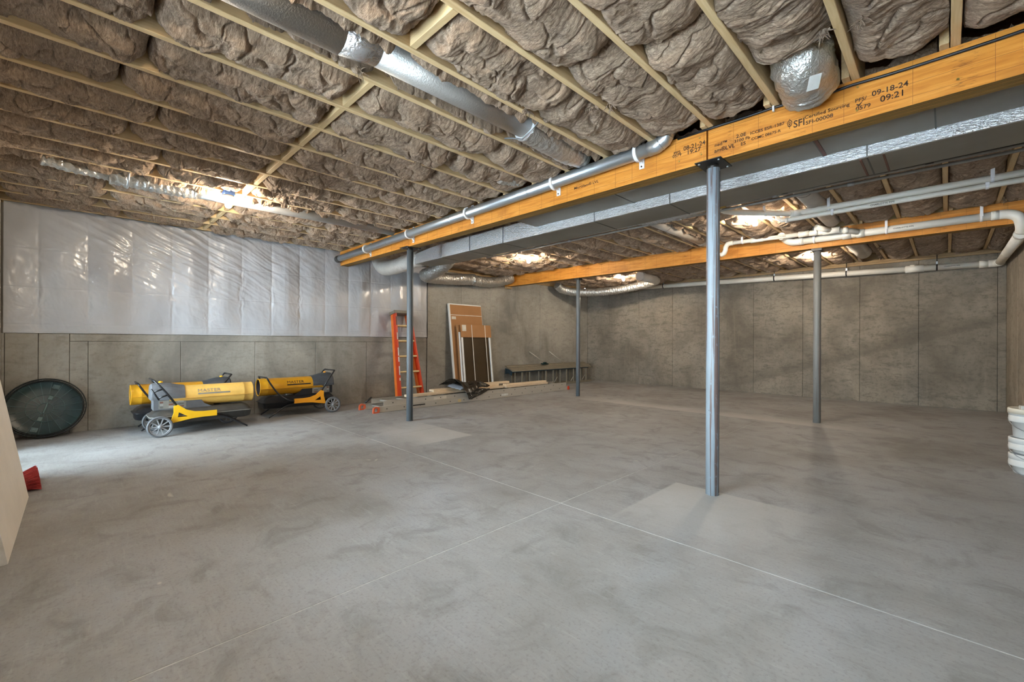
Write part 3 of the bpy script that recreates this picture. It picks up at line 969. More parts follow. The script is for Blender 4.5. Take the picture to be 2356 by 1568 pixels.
# screws in the face
for (px, y) in [(1971, 200), (1970, 254), (2202, 120), (2202, 182), (1608, 317), (1612, 355), (1561, 371)]:
    bm_ = beam1b if px > 1640 else beam1a
    yy = YT + (0.004 if px > 1640 else -0.004)
    MB().tube([(0, -0.003, 0), (0, 0.001, 0)], 0.006, 10).build('screw', 'screw_brass', bm_,
        (uX(px, yy) - bm_.location.x, yy - bm_.location.y, zAt(px, y, yy) - bm_.location.z))

# black cable stapled to the beam
pts = []
for (px, y) in [(1558, 320), (1640, 293), (1700, 274), (1780, 247), (1850, 229), (1900, 216), (1960, 195), (2040, 172), (2120, 147), (2200, 121), (2280, 95), (2356, 69), (2420, 46)]:
    yy = YF1 - 0.009
    pts.append((uX(px, yy), yy, zAt(px, y, yy)))
t = thing('power_cable', 'black cable stapled along top of printed orange beam', 'cable', (pts[0][0], pts[0][1], pts[0][2]))
o0 = Vector(pts[0])
MB().tube([Vector(p) - o0 for p in pts], 0.0085, 8).build('cable', 'black_cable', t)
for px, y in [(1777, 249)]:
    x, z = uX(px, YF1 - 0.02), zAt(px, y, YF1 - 0.02)
    MB().cbox(x - 0.006, x + 0.006, YF1 - 0.022, YF1 - 0.002, z - 0.018, z + 0.018, 0.002).build('staple', 'hanger_white', t).location = -o0

# ================================================================== DUCTS
def smooth_path(P, n=8):
    """Catmull-Rom through points"""
    P = [Vector(p) for p in P]
    out = []
    for i in range(len(P) - 1):
        p0 = P[max(i - 1, 0)]; p1 = P[i]; p2 = P[i + 1]; p3 = P[min(i + 2, len(P) - 1)]
        for k in range(n):
            t = k / n
            out.append(0.5 * ((2 * p1) + (-p0 + p2) * t + (2 * p0 - 5 * p1 + 4 * p2 - p3) * t * t + (-p0 + 3 * p1 - 3 * p2 + p3) * t ** 3))
    out.append(P[-1])
    return out
def resample(P, step):
    out = [P[0].copy()]
    acc = 0.0
    for a, b in zip(P[:-1], P[1:]):
        d = (b - a).length
        if d < 1e-9:
            continue
        pos = step - acc
        while pos <= d:
            out.append(a + (b - a) * (pos / d)); pos += step
        acc = (acc + d) % step if pos > d else 0
        acc = d - (pos - step)
    out.append(P[-1].copy())
    return out
def flex_mesh(mb, P, r, seg=28, step=0.014, crinkle=0.007, seed=0, mi=0):
    """crinkled foil hose"""
    P = resample(smooth_path(P, 14), step)
    pn = PN(seed + 50)
    pts = [Vector(p) for p in P]
    n = len(pts)
    tang = [(pts[min(n - 1, i + 1)] - pts[max(0, i - 1)]).normalized() for i in range(n)]
    up = Vector((0, 0, 1)) if abs(tang[0].z) < 0.9 else Vector((1, 0, 0))
    nrm = (up - tang[0] * up.dot(tang[0])).normalized()
    verts, faces = [], []
    A = np.arange(seg) * 2 * np.pi / seg
    for i in range(n):
        if i:
            nrm = tang[i - 1].rotation_difference(tang[i]) @ nrm
            nrm = (nrm - tang[i] * nrm.dot(tang[i])).normalized()
        bn = tang[i].cross(nrm)
        s = i * step
        cyc = np.cos(A) * 2.2; cys = np.sin(A) * 2.2
        rr = r + 1.5 * crinkle * pn.fbm(np.full(seg, s * 26) + cyc, cys * 1.6 + s * 9, 3) + 0.35 * crinkle * math.sin(s * 2 * math.pi / 0.05)
        rr = rr + crinkle * 1.4 * np.minimum(0, pn(np.full(seg, s * 5) + cyc * 0.4, cys * 0.4))
        for k in range(seg):
            verts.append(pts[i] + (nrm * math.cos(A[k]) + bn * math.sin(A[k])) * float(rr[k]))
    for i in range(n - 1):
        for k in range(seg):
            k2 = (k + 1) % seg
            faces.append((i * seg + k, i * seg + k2, (i + 1) * seg + k2, (i + 1) * seg + k))
    mb.add(verts, faces, mi, True)
    o = len(mb.v) - len(verts)
    mb.f.append(tuple(o + k for k in reversed(range(seg)))); mb.mi.append(mi); mb.sm.append(False)
    mb.f.append(tuple(o + (n - 1) * seg + k for k in range(seg))); mb.mi.append(mi); mb.sm.append(False)
    return mb
def ring_band(mb, c, axis, r, w=0.02, mi=0, seg=24):
    a = Vector(axis).normalized()
    c = Vector(c)
    return mb.tube([c - a * w / 2, c + a * w / 2], r, seg, mi)

# A: round insulated duct hung in a near joist bay, ending in a foil hose
xd = (JX[12] + JX[13]) / 2
zd = ZJ + 0.062
t = thing('round_duct', 'foil-wrapped round duct in near ceiling ending at vent-pipe beam', 'duct', (xd, 0, 0))
MB().tube([(0, YB + 0.05, zd), (0, 0.95, zd)], 0.112, 32).build('duct_sleeve', 'foil_wrap', t)
MB().tube([(0, 0.95, zd), (0, 1.15, zd + 0.004)], [0.112, 0.092], 32).build('duct_joint', 'foil_bright', t)
MB().tube([(0, 1.15, zd + 0.004), (0, 2.32, zd + 0.004)], 0.090, 32).build('duct_pipe', 'foil_wrap', t)
m = MB(); ring_band(m, (0, 2.33, zd), (0, 1, 0), 0.105, 0.012); m.build('strap', 'zip_white', t)
flex_mesh(MB(), [(0, 2.33, zd), (0, 2.6, zd - 0.01), (-0.01, 2.85, zd - 0.012), (-0.02, 3.07, zd + 0.02)], 0.108, 32, 0.012, 0.007, 3).build('flex_hose', 'foil_flex', t)
# hanging strap at the hose joint
MB().tube([(-0.17, 2.29, ZJ + 0.01), (-0.10, 2.30, zd - 0.07), (0, 2.30, zd - 0.112), (0.10, 2.30, zd - 0.07), (0.16, 2.31, ZJ + 0.03)], 0.006, 6).build('hanger_wire', 'galvanised', t)

# B: smaller foil duct under the ceiling near the left bulb
xd2 = (JX[4] + JX[5]) / 2
t = thing('round_duct', 'crinkled foil duct running past the bulb near plastic sheeting', 'duct', (xd2, 0, 0))
flex_mesh(MB(), [(0.10, -0.22, ZJ - 0.015), (0.06, 0.02, ZJ - 0.02), (0.0, 0.22, ZJ - 0.012)], 0.050, 24, 0.012, 0.012, 8).build('flex_hose', 'foil_flex', t)
flex_mesh(MB(), [(0.0, 0.20, ZJ - 0.010), (0.0, 0.36, ZJ - 0.005), (0.0, 0.55, ZJ - 0.010), (0.0, 0.86, ZJ + 0.0)], 0.080, 28, 0.012, 0.011, 9).build('flex_hose', 'foil_flex', t)
MB().tube([(0, 0.85, ZJ + 0.005), (0, 3.10, ZJ + 0.010)], 0.072, 28).build('duct_pipe', 'foil_wrap', t)
m = MB(); ring_band(m, (0, 0.85, ZJ), (0, 1, 0), 0.08, 0.02); m.build('joint_band', 'foil_bright', t)
m = MB().tube([(-0.17, 0.33, ZJ + 0.004), (-0.05, 0.33, ZJ - 0.085), (0.05, 0.33, ZJ - 0.085), (0.16, 0.33, ZJ + 0.004)], 0.010, 6); m.build('hanger_strap', 'galvanised', t)

# C: small foil stub at the beam
t = flex_mesh(MB(), [(0, 0, 0), (0.02, 0.14, 0.01), (0.05, 0.26, 0.03)], 0.048, 20, 0.012, 0.012, 21).build('foil_stub', 'foil_flex', None, ((JX[10] + JX[11]) / 2 + 0.02, 2.82, ZJ + 0.015))
tag(t, 'small crumpled foil duct end above the vent-pipe beam', 'duct')

# D: foil covered boot sagging beside the printed beam
xb = (JX[16] + JX[17]) / 2
t = thing('foil_boot', 'foil-wrapped duct elbow with white sticker sagging above printed beam', 'duct', (xb, 2.93, ZJ + 0.012))
flex_mesh(MB(), [(0.0, 0.16, -0.02), (0.0, 0.08, -0.005), (0.0, 0.0, 0.0), (0.0, -0.05, 0.03), (0.0, -0.08, 0.10)], 0.148, 36, 0.012, 0.009, 31).build('wrap', 'foil_flex', t)
nv = Vector((0.42, -0.40, -0.81)).normalized()
qs = nv.to_track_quat('Z', 'Y').to_matrix().to_4x4()
MB().cbox(-0.030, 0.030, -0.042, 0.042, -0.001, 0.001, 0.0004, 0, Matrix.Translation(Vector((0.0, -0.035, 0.0)) + nv * 0.158) @ qs @ Matrix.Rotation(R(20), 4, 'Z')).build('sticker', 'decal_white', t)

# E: two rectangular trunks behind the first beam
def trunk(name, label, x0, x1, y0, y1, z0, z1, seams, side='duct_side'):
    t = thing(name, label, 'duct', ((x0 + x1) / 2, (y0 + y1) / 2, z0))
    hx, hy, h = (x1 - x0) / 2, (y1 - y0) / 2, z1 - z0
    # gently uneven body
    m = MB()
    m.box(-hx, hx, -hy, hy, 0, h, faces_mi=[0, 0, 1, 1, 1, 1])
    o = m.build('body', ['duct_flat', side], t)
    bv = o.modifiers.new('bevel', 'BEVEL'); bv.width = 0.012; bv.segments = 3
    for s in seams:
        MB().box(s - x_mid(x0, x1) - 0.004, s - x_mid(x0, x1) + 0.004, -hy - 0.003, hy + 0.002, -0.003, h + 0.002).build('seam', 'seam_dark', t)
    return t
def x_mid(a, b):
    return (a + b) / 2
YT1, YT2 = 3.735, 4.16
tA = trunk('supply_trunk', 'flat grey foil-faced trunk duct tucked directly behind printed beam', -3.35, XR - 0.02, YB1 + 0.075, YT1 - 0.004, 2.420, ZJ - 0.075, [-2.1, -0.62, -0.05])
tB = trunk('return_trunk', 'long foil-faced trunk duct with shiny side, lower of the two', -5.20, XR - 0.02, YT1, YT2, 2.335, ZJ - 0.090, [-4.55, -3.9, -2.55, -1.75, -0.38])
for s in (-0.42, -0.30):
    MB().box(s + 2.27, s + 2.27 + 0.012, -0.20, 0.2, -0.0045, 0.0).build('tape_mark', 'duct_tape_red', tB)
MB().box(-0.62 + 1.35, -0.60 + 1.35, -0.19, 0.19, -0.0045, 0.0).build('tape_mark', 'duct_tape_red', tA)
# tapered end of the lower trunk and its hoses
m = MB()
hy = (YT2 - YT1) / 2
z0, z1 = 2.335, ZJ - 0.090
yc = (YT1 + YT2) / 2
v = [(-5.20, yc - hy, z0), (-5.20, yc + hy, z0), (-5.20, yc + hy, z1), (-5.20, yc - hy, z1),
     (-6.0, yc - 0.15, z0 + 0.02), (-6.0, yc + 0.17, z0 + 0.02), (-6.0, yc + 0.17, z1 - 0.03), (-6.0, yc - 0.15, z1 - 0.03)]
m.add([(p[0] - tB.location.x, p[1] - yc, p[2] - z0) for p in v], [(0, 3, 7, 4), (3, 2, 6, 7), (2, 1, 5, 6), (4, 7, 6, 5)], 1)
m.add([(p[0] - tB.location.x, p[1] - yc, p[2] - z0) for p in v], [(0, 4, 5, 1)], 0)
m.build('end_taper', ['duct_flat', 'duct_side'], tB)
tB.rotation_euler = (0, R(-0.33), 0)
tB.location.z -= 0.004
flex_mesh(MB(), [(-5.97, yc - 0.03, z0 + 0.11), (-6.25, yc - 0.06, z0 + 0.09), (-6.7, yc - 0.10, z0 + 0.04), (-7.02, yc - 0.12, z0 + 0.06), (-7.16, yc - 0.14, z0 + 0.18), (-7.17, yc - 0.15, z0 + 0.29)],
          0.125, 32, 0.014, 0.006, 41).build('end_hose', 'flex_white', None)
o = bpy.data.objects['end_hose']
tag(o, 'pale grey round hose curving up at end of trunk, behind beam', 'duct')

t = thing('foil_hose', 'sagging foil hose along concrete wall between the two beams', 'duct', (-7.15, 5.6, 2.4))
P = [(-5.75, 4.30, 2.46), (-6.1, 4.42, 2.38), (-6.55, 4.50, 2.33), (-6.93, 4.62, 2.34), (-7.10, 4.95, 2.345), (-7.14, 5.40, 2.37), (-7.15, 5.78, 2.405), (-7.14, 5.95, 2.42)]
off = Vector((-7.15, 5.6, 2.4))
flex_mesh(MB(), [Vector(p) - off for p in P], 0.112, 32, 0.013, 0.010, 51).build('hose', 'foil_flex', t)
P = [(-7.14, 5.92, 2.42), (-7.14, 6.2, 2.40), (-7.13, 6.6, 2.43), (-7.10, 6.9, 2.50), (-7.06, 7.04, 2.56)]
flex_mesh(MB(), [Vector(p) - off for p in P], 0.108, 32, 0.013, 0.010, 52).build('hose', 'foil_flex', t)
m = MB(); ring_band(m, Vector((-7.14, 5.94, 2.42)) - off, (0, 1, 0), 0.118, 0.05); m.build('joint_band', 'foil_bright', t)

# hose bulging under the back edge of the lower trunk, feeding a joist-bay duct
t = thing('foil_hose', 'short foil hose bulging from underside of trunk left of rusty post', 'duct', (-2.0, YT2 + 0.10, ZB + 0.02))
flex_mesh(MB(), [(0.42, 0.02, 0.07), (0.25, 0.0, 0.035), (0.0, 0.0, 0.02), (-0.25, 0.02, 0.035), (-0.48, 0.10, 0.10), (-0.62, 0.30, 0.19), (-0.66, 0.55, 0.23)], 0.098, 30, 0.013, 0.008, 61).build('hose', 'foil_bright', t)
# joist-bay round ducts in the middle and far spans
JM = [x - 0.042 for x in JX]
def bay_duct(label, x, y0, y1, z, r, mat='flex_white', endhose=None):
    t = thing('round_duct', label, 'duct', (x, y0, z))
    MB().tube([(0, 0, 0), (0, (y1 - y0) * 0.5, 0), (0, y1 - y0, 0)], r, 28).build('duct_pipe', mat, t)
    if endhose:
        flex_mesh(MB(), [(0, y1 - y0 - 0.01, 0), (0, y1 - y0 + 0.12, 0.0), (0.0, y1 - y0 + 0.25, 0.03)], r * 1.05, 24, 0.012, 0.01, 71).build('end_foil', 'foil_flex', t)
    m = MB(); ring_band(m, (0, (y1 - y0) * 0.3, 0), (0, 1, 0), r * 1.012, 0.01); m.build('seam', 'seam_dark', t)
bay_duct('pale round duct between joists left of rusty post, foil at its end', (JM[11] + JM[12]) / 2, 5.05, 6.72, ZJ + 0.035, 0.085, endhose=True)
bay_duct('pale round duct between joists crossing above the twin white pipes', (JM[15] + JM[16]) / 2, 4.52, 6.75, ZJ + 0.03, 0.095)
bay_duct('fat pale round duct stub between joists beyond rear beam', (JX[15] + JX[16]) / 2 - 0.02, YB2 + 0.12, 9.5, ZJ + 0.02, 0.112)
# hose in the far left corner
t = thing('foil_hose', 'foil hose hanging in the far left corner behind thin post', 'duct', (-6.2, 9.3, 2.4))
off = Vector((-6.2, 9.3, 2.4))
P = [(-7.12, 8.75, 2.56), (-7.10, 8.93, 2.47), (-6.95, 9.15, 2.41), (-6.6, 9.36, 2.385), (-6.2, 9.52, 2.385), (-5.8, 9.62, 2.41), (-5.45, 9.68, 2.455), (-5.15, 9.70, 2.495), (-4.9, 9.62, 2.52)]
flex_mesh(MB(), [Vector(p) - off for p in P], 0.098, 28, 0.014, 0.011, 81).build('hose', 'foil_flex', t)
MB().tube([Vector(p) - off for p in [(-4.93, 9.64, 2.52), (-4.78, 9.5, 2.525), (-4.70, 9.25, 2.528), (-4.70, 8.6, 2.528)]], 0.098, 24).build('boot', 'flex_white', t)

# ------------------------------------------------------------------ galvanised vent pipe with white hooks
pA = Vector((-7.33, YF1 - 0.075, 2.485)); pB = Vector((-1.62, YF1 - 0.075, 2.588))
t = thing('vent_pipe', 'galvanised round vent pipe running along face of near beam', 'pipe', pA)
MB().tube([Vector((0.10, 0, 0.002)), (pB - pA) * 0.5, pB - pA], 0.052, 32).build('pipe', 'galvanised', t)
for f in (0.30, 0.56, 0.78):
    m = MB(); ring_band(m, (pB - pA) * f, pB - pA, 0.0535, 0.012); m.build('joint', 'galvanised', t)
e0 = pB - pA
el = [e0 + Vector((-0.01, 0, 0)), e0 + Vector((0.055, 0, 0.003)), e0 + Vector((0.115, 0, 0.030)), e0 + Vector((0.150, 0, 0.085)), e0 + Vector((0.156, 0, 0.15)), e0 + Vector((0.156, 0, 0.24))]
MB().tube(el, 0.0545, 32, smooth=True).build('elbow', 'galvanised', t)
for a, b_ in ((1, 2), (2, 3), (3, 4)):
    m = MB(); ring_band(m, (el[a] + el[b_]) / 2, el[b_] - el[a], 0.0562, 0.007); m.build('elbow_rib', 'galvanised', t)
m = MB()
for i in range(7):
    ring_band(m, (0.02 + i * 0.016, 0, 0), (1, 0, 0), 0.054 + 0.004 * (i % 2), 0.015)
m.build('corrugated_end', 'seam_dark', t)
def pipe_hook(c, r, label):
    """white J-shaped plastic hook with a flat strap, back plate on the beam"""
    t = thing('pipe_hook', label, 'hanger', c, 0, 'white hooks on the vent pipe')
    pts = []
    for k in range(15):
        a = R(15 + k * 200 / 14)           # from the top, round the front, under the pipe
        pts.append((0, -(r + 0.008) * math.sin(a), (r + 0.008) * math.cos(a)))
    pts.append((0, 0.062, -(r + 0.020)))
    m = MB()
    n = len(pts)
    verts = []
    for (x, y, z) in pts:
        l = math.hypot(y, z)
        ny, nz = y / l, z / l
        for (dx, dr) in ((-0.013, -0.005), (0.013, -0.005), (0.013, 0.007), (-0.013, 0.007)):
            verts.append((dx, y + ny * dr, z + nz * dr))
    faces = []
    for i in range(n - 1):
        for k in range(4):
            k2 = (k + 1) % 4
            faces.append((i * 4 + k, i * 4 + k2, (i + 1) * 4 + k2, (i + 1) * 4 + k))
    faces += [(3, 2, 1, 0), tuple((n - 1) * 4 + k for k in range(4))]
    m.add(verts, faces, 0, False)
    m.build('hook', 'hanger_white', t)
    MB().cbox(-0.022, 0.022, 0.060, 0.069, -0.105, 0.105, 0.002).build('back_plate', 'hanger_white', t)
    for z in (-0.088, 0.088):
        MB().tube([(0, 0.054, z), (0, 0.061, z)], 0.006, 8).build('screw', 'steel_dark', t)
hk = ['closest to the galvanised elbow', 'second from the galvanised elbow', 'third from the galvanised elbow', 'fourth from the galvanised elbow',
      'second from the plastic sheeting', 'beside the plastic sheeting']
for px, lb in zip((1466, 1274, 1076, 941, 843, 766), hk):
    x = uX(px, pA.y)
    f = (x - pA.x) / (pB.x - pA.x)
    pipe_hook((x, pA.y, pA.z + (pB.z - pA.z) * f), 0.052, 'white plastic pipe hook on near beam, ' + lb)

# ================================================================== WHITE DRAIN PIPES
def pvc(name, label, runs, fittings=(), origin=None, prints=()):
    """runs: list of (points, radius); fittings: (centre, axis, r, w)"""
    o0 = Vector(origin or runs[0][0][0])
    t = thing(name, label, 'pipe', o0)
    for P, r in runs:
        MB().tube([Vector(p) - o0 for p in P], r, 24).build('pipe', 'pvc', t)
    for c, ax, r, w in fittings:
        m = MB(); ring_band(m, Vector(c) - o0, ax, r, w, 0, 24); m.build('coupling', 'pvc_fitting', t)
    for (a, b_) in prints:
        # maker's line of lettering on the near side of the pipe
        a, b_ = Vector(a) - o0, Vector(b_) - o0
        me = text_mesh('print', 'CHARLOTTE PIPE', 0.022, 'pvc_print', 0.0004, 1.1, bold=0.0004)
        o = link('print', me, t, a + (b_ - a) * 0.25)
        dz = Vector((0, -1.0, 0.0))
        xa = (b_ - a).normalized()
        ya = dz.cross(xa).normalized() * -1.0
        ya = Vector((0, -0.35, 0.94)).normalized()
        za = xa.cross(ya).normalized()
        o.rotation_euler = Matrix((xa, ya, za)).transposed().to_euler()
    return t
def arc_pts(c, r, a0, a1, ux, uy, n=8):
    c = Vector(c); ux = Vector(ux); uy = Vector(uy)
    return [c + ux * (r * math.cos(a0 + (a1 - a0) * i / n)) + uy * (r * math.sin(a0 + (a1 - a0) * i / n)) for i in range(n + 1)]
# twin pipes across the middle span
zt = 2.552
pvc('drain_pipe', 'upper of twin white pipes crossing middle span right of rusty post',
    [([(0.66, 5.71, zt + 0.006), (-0.3, 5.70, zt), (-1.17, 5.69, zt - 0.003), (-1.25, 5.66, zt - 0.003), (-1.68, 5.16, zt - 0.004), (-1.74, 5.06, zt), (-1.77, 4.95, zt + 0.02), (-1.78, 4.85, zt + 0.09)], 0.031)],
    [((-1.19, 5.685, zt - 0.003), (1, 0.3, 0), 0.037, 0.11), ((-1.23, 5.67, zt - 0.003), (0.75, 0.66, 0), 0.0372, 0.05)])
pvc('drain_pipe', 'lower thinner twin white pipe with elbow, right of the bulb',
    [([(0.66, 5.71, zt - 0.054), (-0.3, 5.70, zt - 0.058), (-1.27, 5.69, zt - 0.062), (-1.33, 5.685, zt - 0.058), (-1.375, 5.68, zt - 0.03), (-1.38, 5.68, zt + 0.04)], 0.0245)],
    [((-1.285, 5.69, zt - 0.062), (1, 0, 0), 0.0295, 0.03)],
    prints=[((-0.9, 5.69 - 0.0235, zt - 0.071), (0.5, 5.70 - 0.0235, zt - 0.067))])
def strap_hanger(label, x, y, z, r, zt_=ZJ + 0.03, group='white pipe hangers'):
    t = thing('pipe_hanger', label, 'hanger', (x, y, z), 0, group)
    m = MB()
    ring_band(m, (0, 0, 0), (1, 0, 0), r + 0.006, 0.022, 0, 20)
    m.build('loop', 'hanger_white', t)
    MB().cbox(-0.013, 0.013, -r - 0.010, -r - 0.003, 0, zt_ - z, 0.001).build('strap', 'hanger_white', t)
strap_hanger('white hanger on upper twin pipe, right side of picture', uX(2282, 5.71), 5.71, zt + 0.003, 0.031)
strap_hanger('white hanger on upper twin pipe, above grey duct', uX(1907, 5.71), 5.70, zt - 0.001, 0.031)
strap_hanger('white hanger on slanted end of upper twin pipe, by bulb', -1.44, 5.44, zt - 0.003, 0.031)
strap_hanger('white hanger on lower twin pipe, right side of picture', uX(2282, 5.71) - 0.03, 5.71, zt - 0.055, 0.0245, zt - 0.03)
strap_hanger('white hanger on lower twin pipe, above grey duct', uX(1907, 5.71) + 0.03, 5.70, zt - 0.059, 0.0245, zt - 0.03)
# main along the rear beam
ym = YB2 - BW / 2 - 0.065
zm = 2.492
pvc('drain_main', 'thick white drain pipe along face of rear beam, with elbow', [
    ([(0.40, ym, zm + 0.0), (-0.5, ym, zm + 0.004), (-1.45, ym, zm + 0.008)], 0.0445),
    (smooth_path([(-1.43, ym, zm + 0.008), (-1.53, ym - 0.002, zm + 0.016), (-1.585, ym - 0.02, zm + 0.04), (-1.615, ym - 0.06, zm + 0.075), (-1.63, ym - 0.16, zm + 0.086)], 5), 0.050),
    (smooth_path([(0.38, ym, zm), (0.47, ym, zm - 0.006), (0.535, ym - 0.005, zm - 0.05), (0.56, ym + 0.01, zm - 0.13), (0.567, ym + 0.07, zm - 0.196)], 5), 0.050)],
    [((0.37, ym, zm), (1, 0, 0), 0.0505, 0.06), ((-1.42, ym, zm + 0.008), (1, 0, 0), 0.0515, 0.05), ((-0.92, ym, zm + 0.006), (1, 0, 0), 0.052, 0.09), ((-0.78, ym, zm + 0.006), (1, 0, 0), 0.053, 0.08)],
    prints=[((-0.72, ym - 0.0455, zm - 0.006), (0.30, ym - 0.0455, zm - 0.009))])
yb_ = YB2 - 0.30
zb_ = 2.560
pvc('drain_branch', 'thinner white branch pipe with curved trap end before rear beam', [
    ([(-2.27, yb_, zb_ + 0.022), (-1.8, yb_, zb_ + 0.010), (-1.40, yb_, zb_)], 0.030),
    (smooth_path([(-2.25, yb_, zb_ + 0.022), (-2.32, yb_, zb_ + 0.016), (-2.355, yb_, zb_ - 0.03), (-2.36, yb_, zb_ - 0.07), (-2.385, yb_ + 0.01, zb_ - 0.115), (-2.43, yb_ + 0.02, zb_ - 0.13)], 5), 0.034),
    ([(-1.42, yb_, zb_), (-1.05, yb_ + 0.02, zb_ - 0.012), (-0.93, yb_ + 0.05, zb_ - 0.02), (-0.80, ym - 0.04, zm + 0.02)], 0.036),
    ([(-1.20, yb_ - 0.14, zb_ + 0.036), (-1.07, yb_, zb_ - 0.005)], 0.034)],
    [((-1.93, yb_, zb_ + 0.013), (1, 0, 0), 0.036, 0.16), ((-1.36, yb_, zb_), (1, 0, 0), 0.039, 0.12), ((-1.22, yb_, zb_), (1, 0, 0), 0.040, 0.03), ((-1.06, yb_ + 0.01, zb_ - 0.01), (1, 0, 0), 0.042, 0.18), ((-0.92, yb_ + 0.05, zb_ - 0.02), (1, 0.3, 0), 0.041, 0.05)],
    prints=[((-1.85, yb_ - 0.031, zb_ + 0.000), (-1.44, yb_ - 0.031, zb_ - 0.010))])
strap_hanger('white hanger on branch pipe near curved trap end', -2.12, yb_, zb_ + 0.018, 0.030)
strap_hanger('white hanger on branch pipe above the steel post', uX(1876, yb_), yb_, zb_, 0.036)
strap_hanger('white hanger on thick drain pipe above steel post', uX(1873, ym), ym, zm + 0.006, 0.0445)
strap_hanger('white hanger on thick drain pipe, middle of run', uX(2039, ym), ym, zm + 0.004, 0.0445)
strap_hanger('white hanger on thick drain pipe near its elbow', uX(2257, ym), ym, zm + 0.002, 0.0445)
# long drain on the far wall turning along the right wall
yw = YF - 0.12
pvc('wall_drain', 'long white drain pipe across top of far concrete wall', [
    ([(-6.50, yw, 2.535), (-3.0, yw, 2.455), (0.50, yw, 2.378)], 0.052),
    (smooth_path([(0.46, yw, 2.379), (0.54, yw - 0.01, 2.377), (0.585, yw - 0.07, 2.376), (0.590, yw - 0.16, 2.374)], 5), 0.058),
    ([(0.590, yw - 0.15, 2.374), (0.580, 9.0, 2.338), (0.570, ym + 0.14, 2.292)], 0.052),
    ([(-0.42, yw, 2.40), (-0.42, yw - 0.005, 2.47)], 0.046)],
    [((-6.35, yw, 2.53), (1, 0, 0), 0.060, 0.22), ((0.42, yw, 2.380), (1, 0, 0), 0.060, 0.10), ((-0.40, yw, 2.398), (1, 0, 0), 0.061, 0.24), ((0.571, ym + 0.18, 2.293), (0, 1, 0.012), 0.060, 0.10),
     ((0.580, 9.0, 2.338), (0, 1, 0.02), 0.0535, 0.012)],
    prints=[((-0.15, yw - 0.053, 2.385), (0.32, yw - 0.053, 2.375))])
wh = ['second from the far left corner', 'left of the steel post', 'right of the steel post', 'beside the cleanout']
for px, lb in zip((1526, 1781, 1947, 2155), wh):
    x = uX(px, yw)
    z = 2.535 + (x + 6.5) * (2.378 - 2.535) / 7.0
    t = thing('pipe_clamp', 'dark steel clamp on far wall drain pipe, ' + lb, 'hanger', (x, yw, z), 0, 'clamps on the far wall drain')
    m = MB(); ring_band(m, (0, 0, 0), (1, 0, 0), 0.0555, 0.022, 0, 20); m.build('loop', 'steel_dark', t)
    MB().tube([(0, 0, 0.053), (0, 0.0, ZJ + 0.02 - z)], 0.006, 8).build('rod', 'steel_dark', t)
    MB().cbox(-0.012, 0.012, -0.012, 0.012, 0.053, 0.10, 0.002).build('nut', 'galvanised', t)

# ------------------------------------------------------------------ gas line and conduits behind the trunk
t = thing('gas_line', 'black iron gas line beside grey conduits behind trunk duct', 'pipe', (-2.0, 4.78, ZJ - 0.085))
MB().tube([(2.65, 0.0, 0.0), (0.0, 0.0, -0.002), (-3.6, 0.0, 0.0)], 0.019, 12).build('pipe', 'black_pipe', t)
for x in (1.9, 0.9, 0.15, -1.2):
    m = MB(); ring_band(m, (x, 0, 0), (1, 0, 0), 0.026, 0.05, 0, 12); m.build('fitting', 'black_pipe', t)
MB().tube([(0.35, 0.05, -0.004), (0.05, 0.03, -0.004)], 0.024, 12).build('valve', 'screw_brass', t)
for y, z, r, x0, lb in ((4.87, ZJ - 0.082, 0.015, -6.2, 'thin grey conduit nearest the black gas line'), (4.98, ZJ - 0.088, 0.014, -5.6, 'thin grey conduit farthest from the black gas line'),
                        (4.92, ZJ - 0.070, 0.011, -5.9, 'thin grey conduit between two others behind trunk')):
    t = thing('conduit', lb, 'conduit', (x0, y, z), 0, 'conduits behind the trunk')
    MB().tube([(0, 0, 0), (3, 0, 0.0), (XR - 0.01 - x0, 0, 0.0)], r, 10).build('tube', 'conduit_grey', t)
    for i in range(3):
        m = MB(); ring_band(m, (1.5 + i * 1.6 + r * 20, 0, 0), (1, 0, 0), r * 1.35, 0.05, 0, 10); m.build('coupling', 'galvanised', t)
pts = smooth_path([(0, 0, 0.04), (0.06, 0.02, -0.02), (0.16, 0.0, -0.045), (0.25, -0.02, -0.02), (0.26, 0.0, 0.05)], 6)
tag(MB().tube(pts, 0.008, 8).build('loose_wire', 'yellow_wire', None, (-5.45, 4.95, ZJ - 0.03)), 'bright yellow wire loop hanging beside the left trunk end', 'wire')

# ================================================================== LIGHTS
def bulb(label, x, y, blue=False, drop=0.0):
    t = thing('light_bulb', label, 'lamp', (x, y, ZJ), 0, 'bare bulbs on the ceiling')
    if blue:
        MB().cbox(-0.05, 0.05, -0.05, 0.05, -0.035, 0.045, 0.006).build('junction_box', 'blue_box', t)
    base = -0.035 if blue else 0.0
    MB().lathe([(0.0, base), (0.052, base), (0.054, base - 0.012), (0.034, base - 0.026), (0.026, base - 0.040), (0.022, base - 0.048), (0.0, base - 0.048)], 24).build('socket', 'porcelain', t)
    z = base - 0.048
    prof = [(0.013, z + 0.004), (0.014, z - 0.010), (0.020, z - 0.022), (0.028, z - 0.038), (0.030, z - 0.050), (0.027, z - 0.064), (0.017, z - 0.075), (0.0, z - 0.079)]
    MB().lathe(prof, 16).build('bulb_glass', 'lit_bulb', t)
    return t
bulb('lit bare bulb under blue box near the plastic sheeting', JX[5] + 0.0, 1.10, True)
bulb('lit bare bulb right of rusty post, under slanted white pipe', JM[14] + 0.0, 5.78)
bulb('lit bare bulb behind trunk duct, left of thin grey post', JM[5] + 0.0, 5.71)
bulb('lit bare bulb behind rear beam, beside dark grey post', JX[14] + 0.0, 8.86)
bulb('lit bare bulb behind rear beam, above foil corner hose', JX[5] - 0.0, 8.87)
bulb('lit bare bulb above the camera, out of view', JX[14] + 0.0, 0.05)

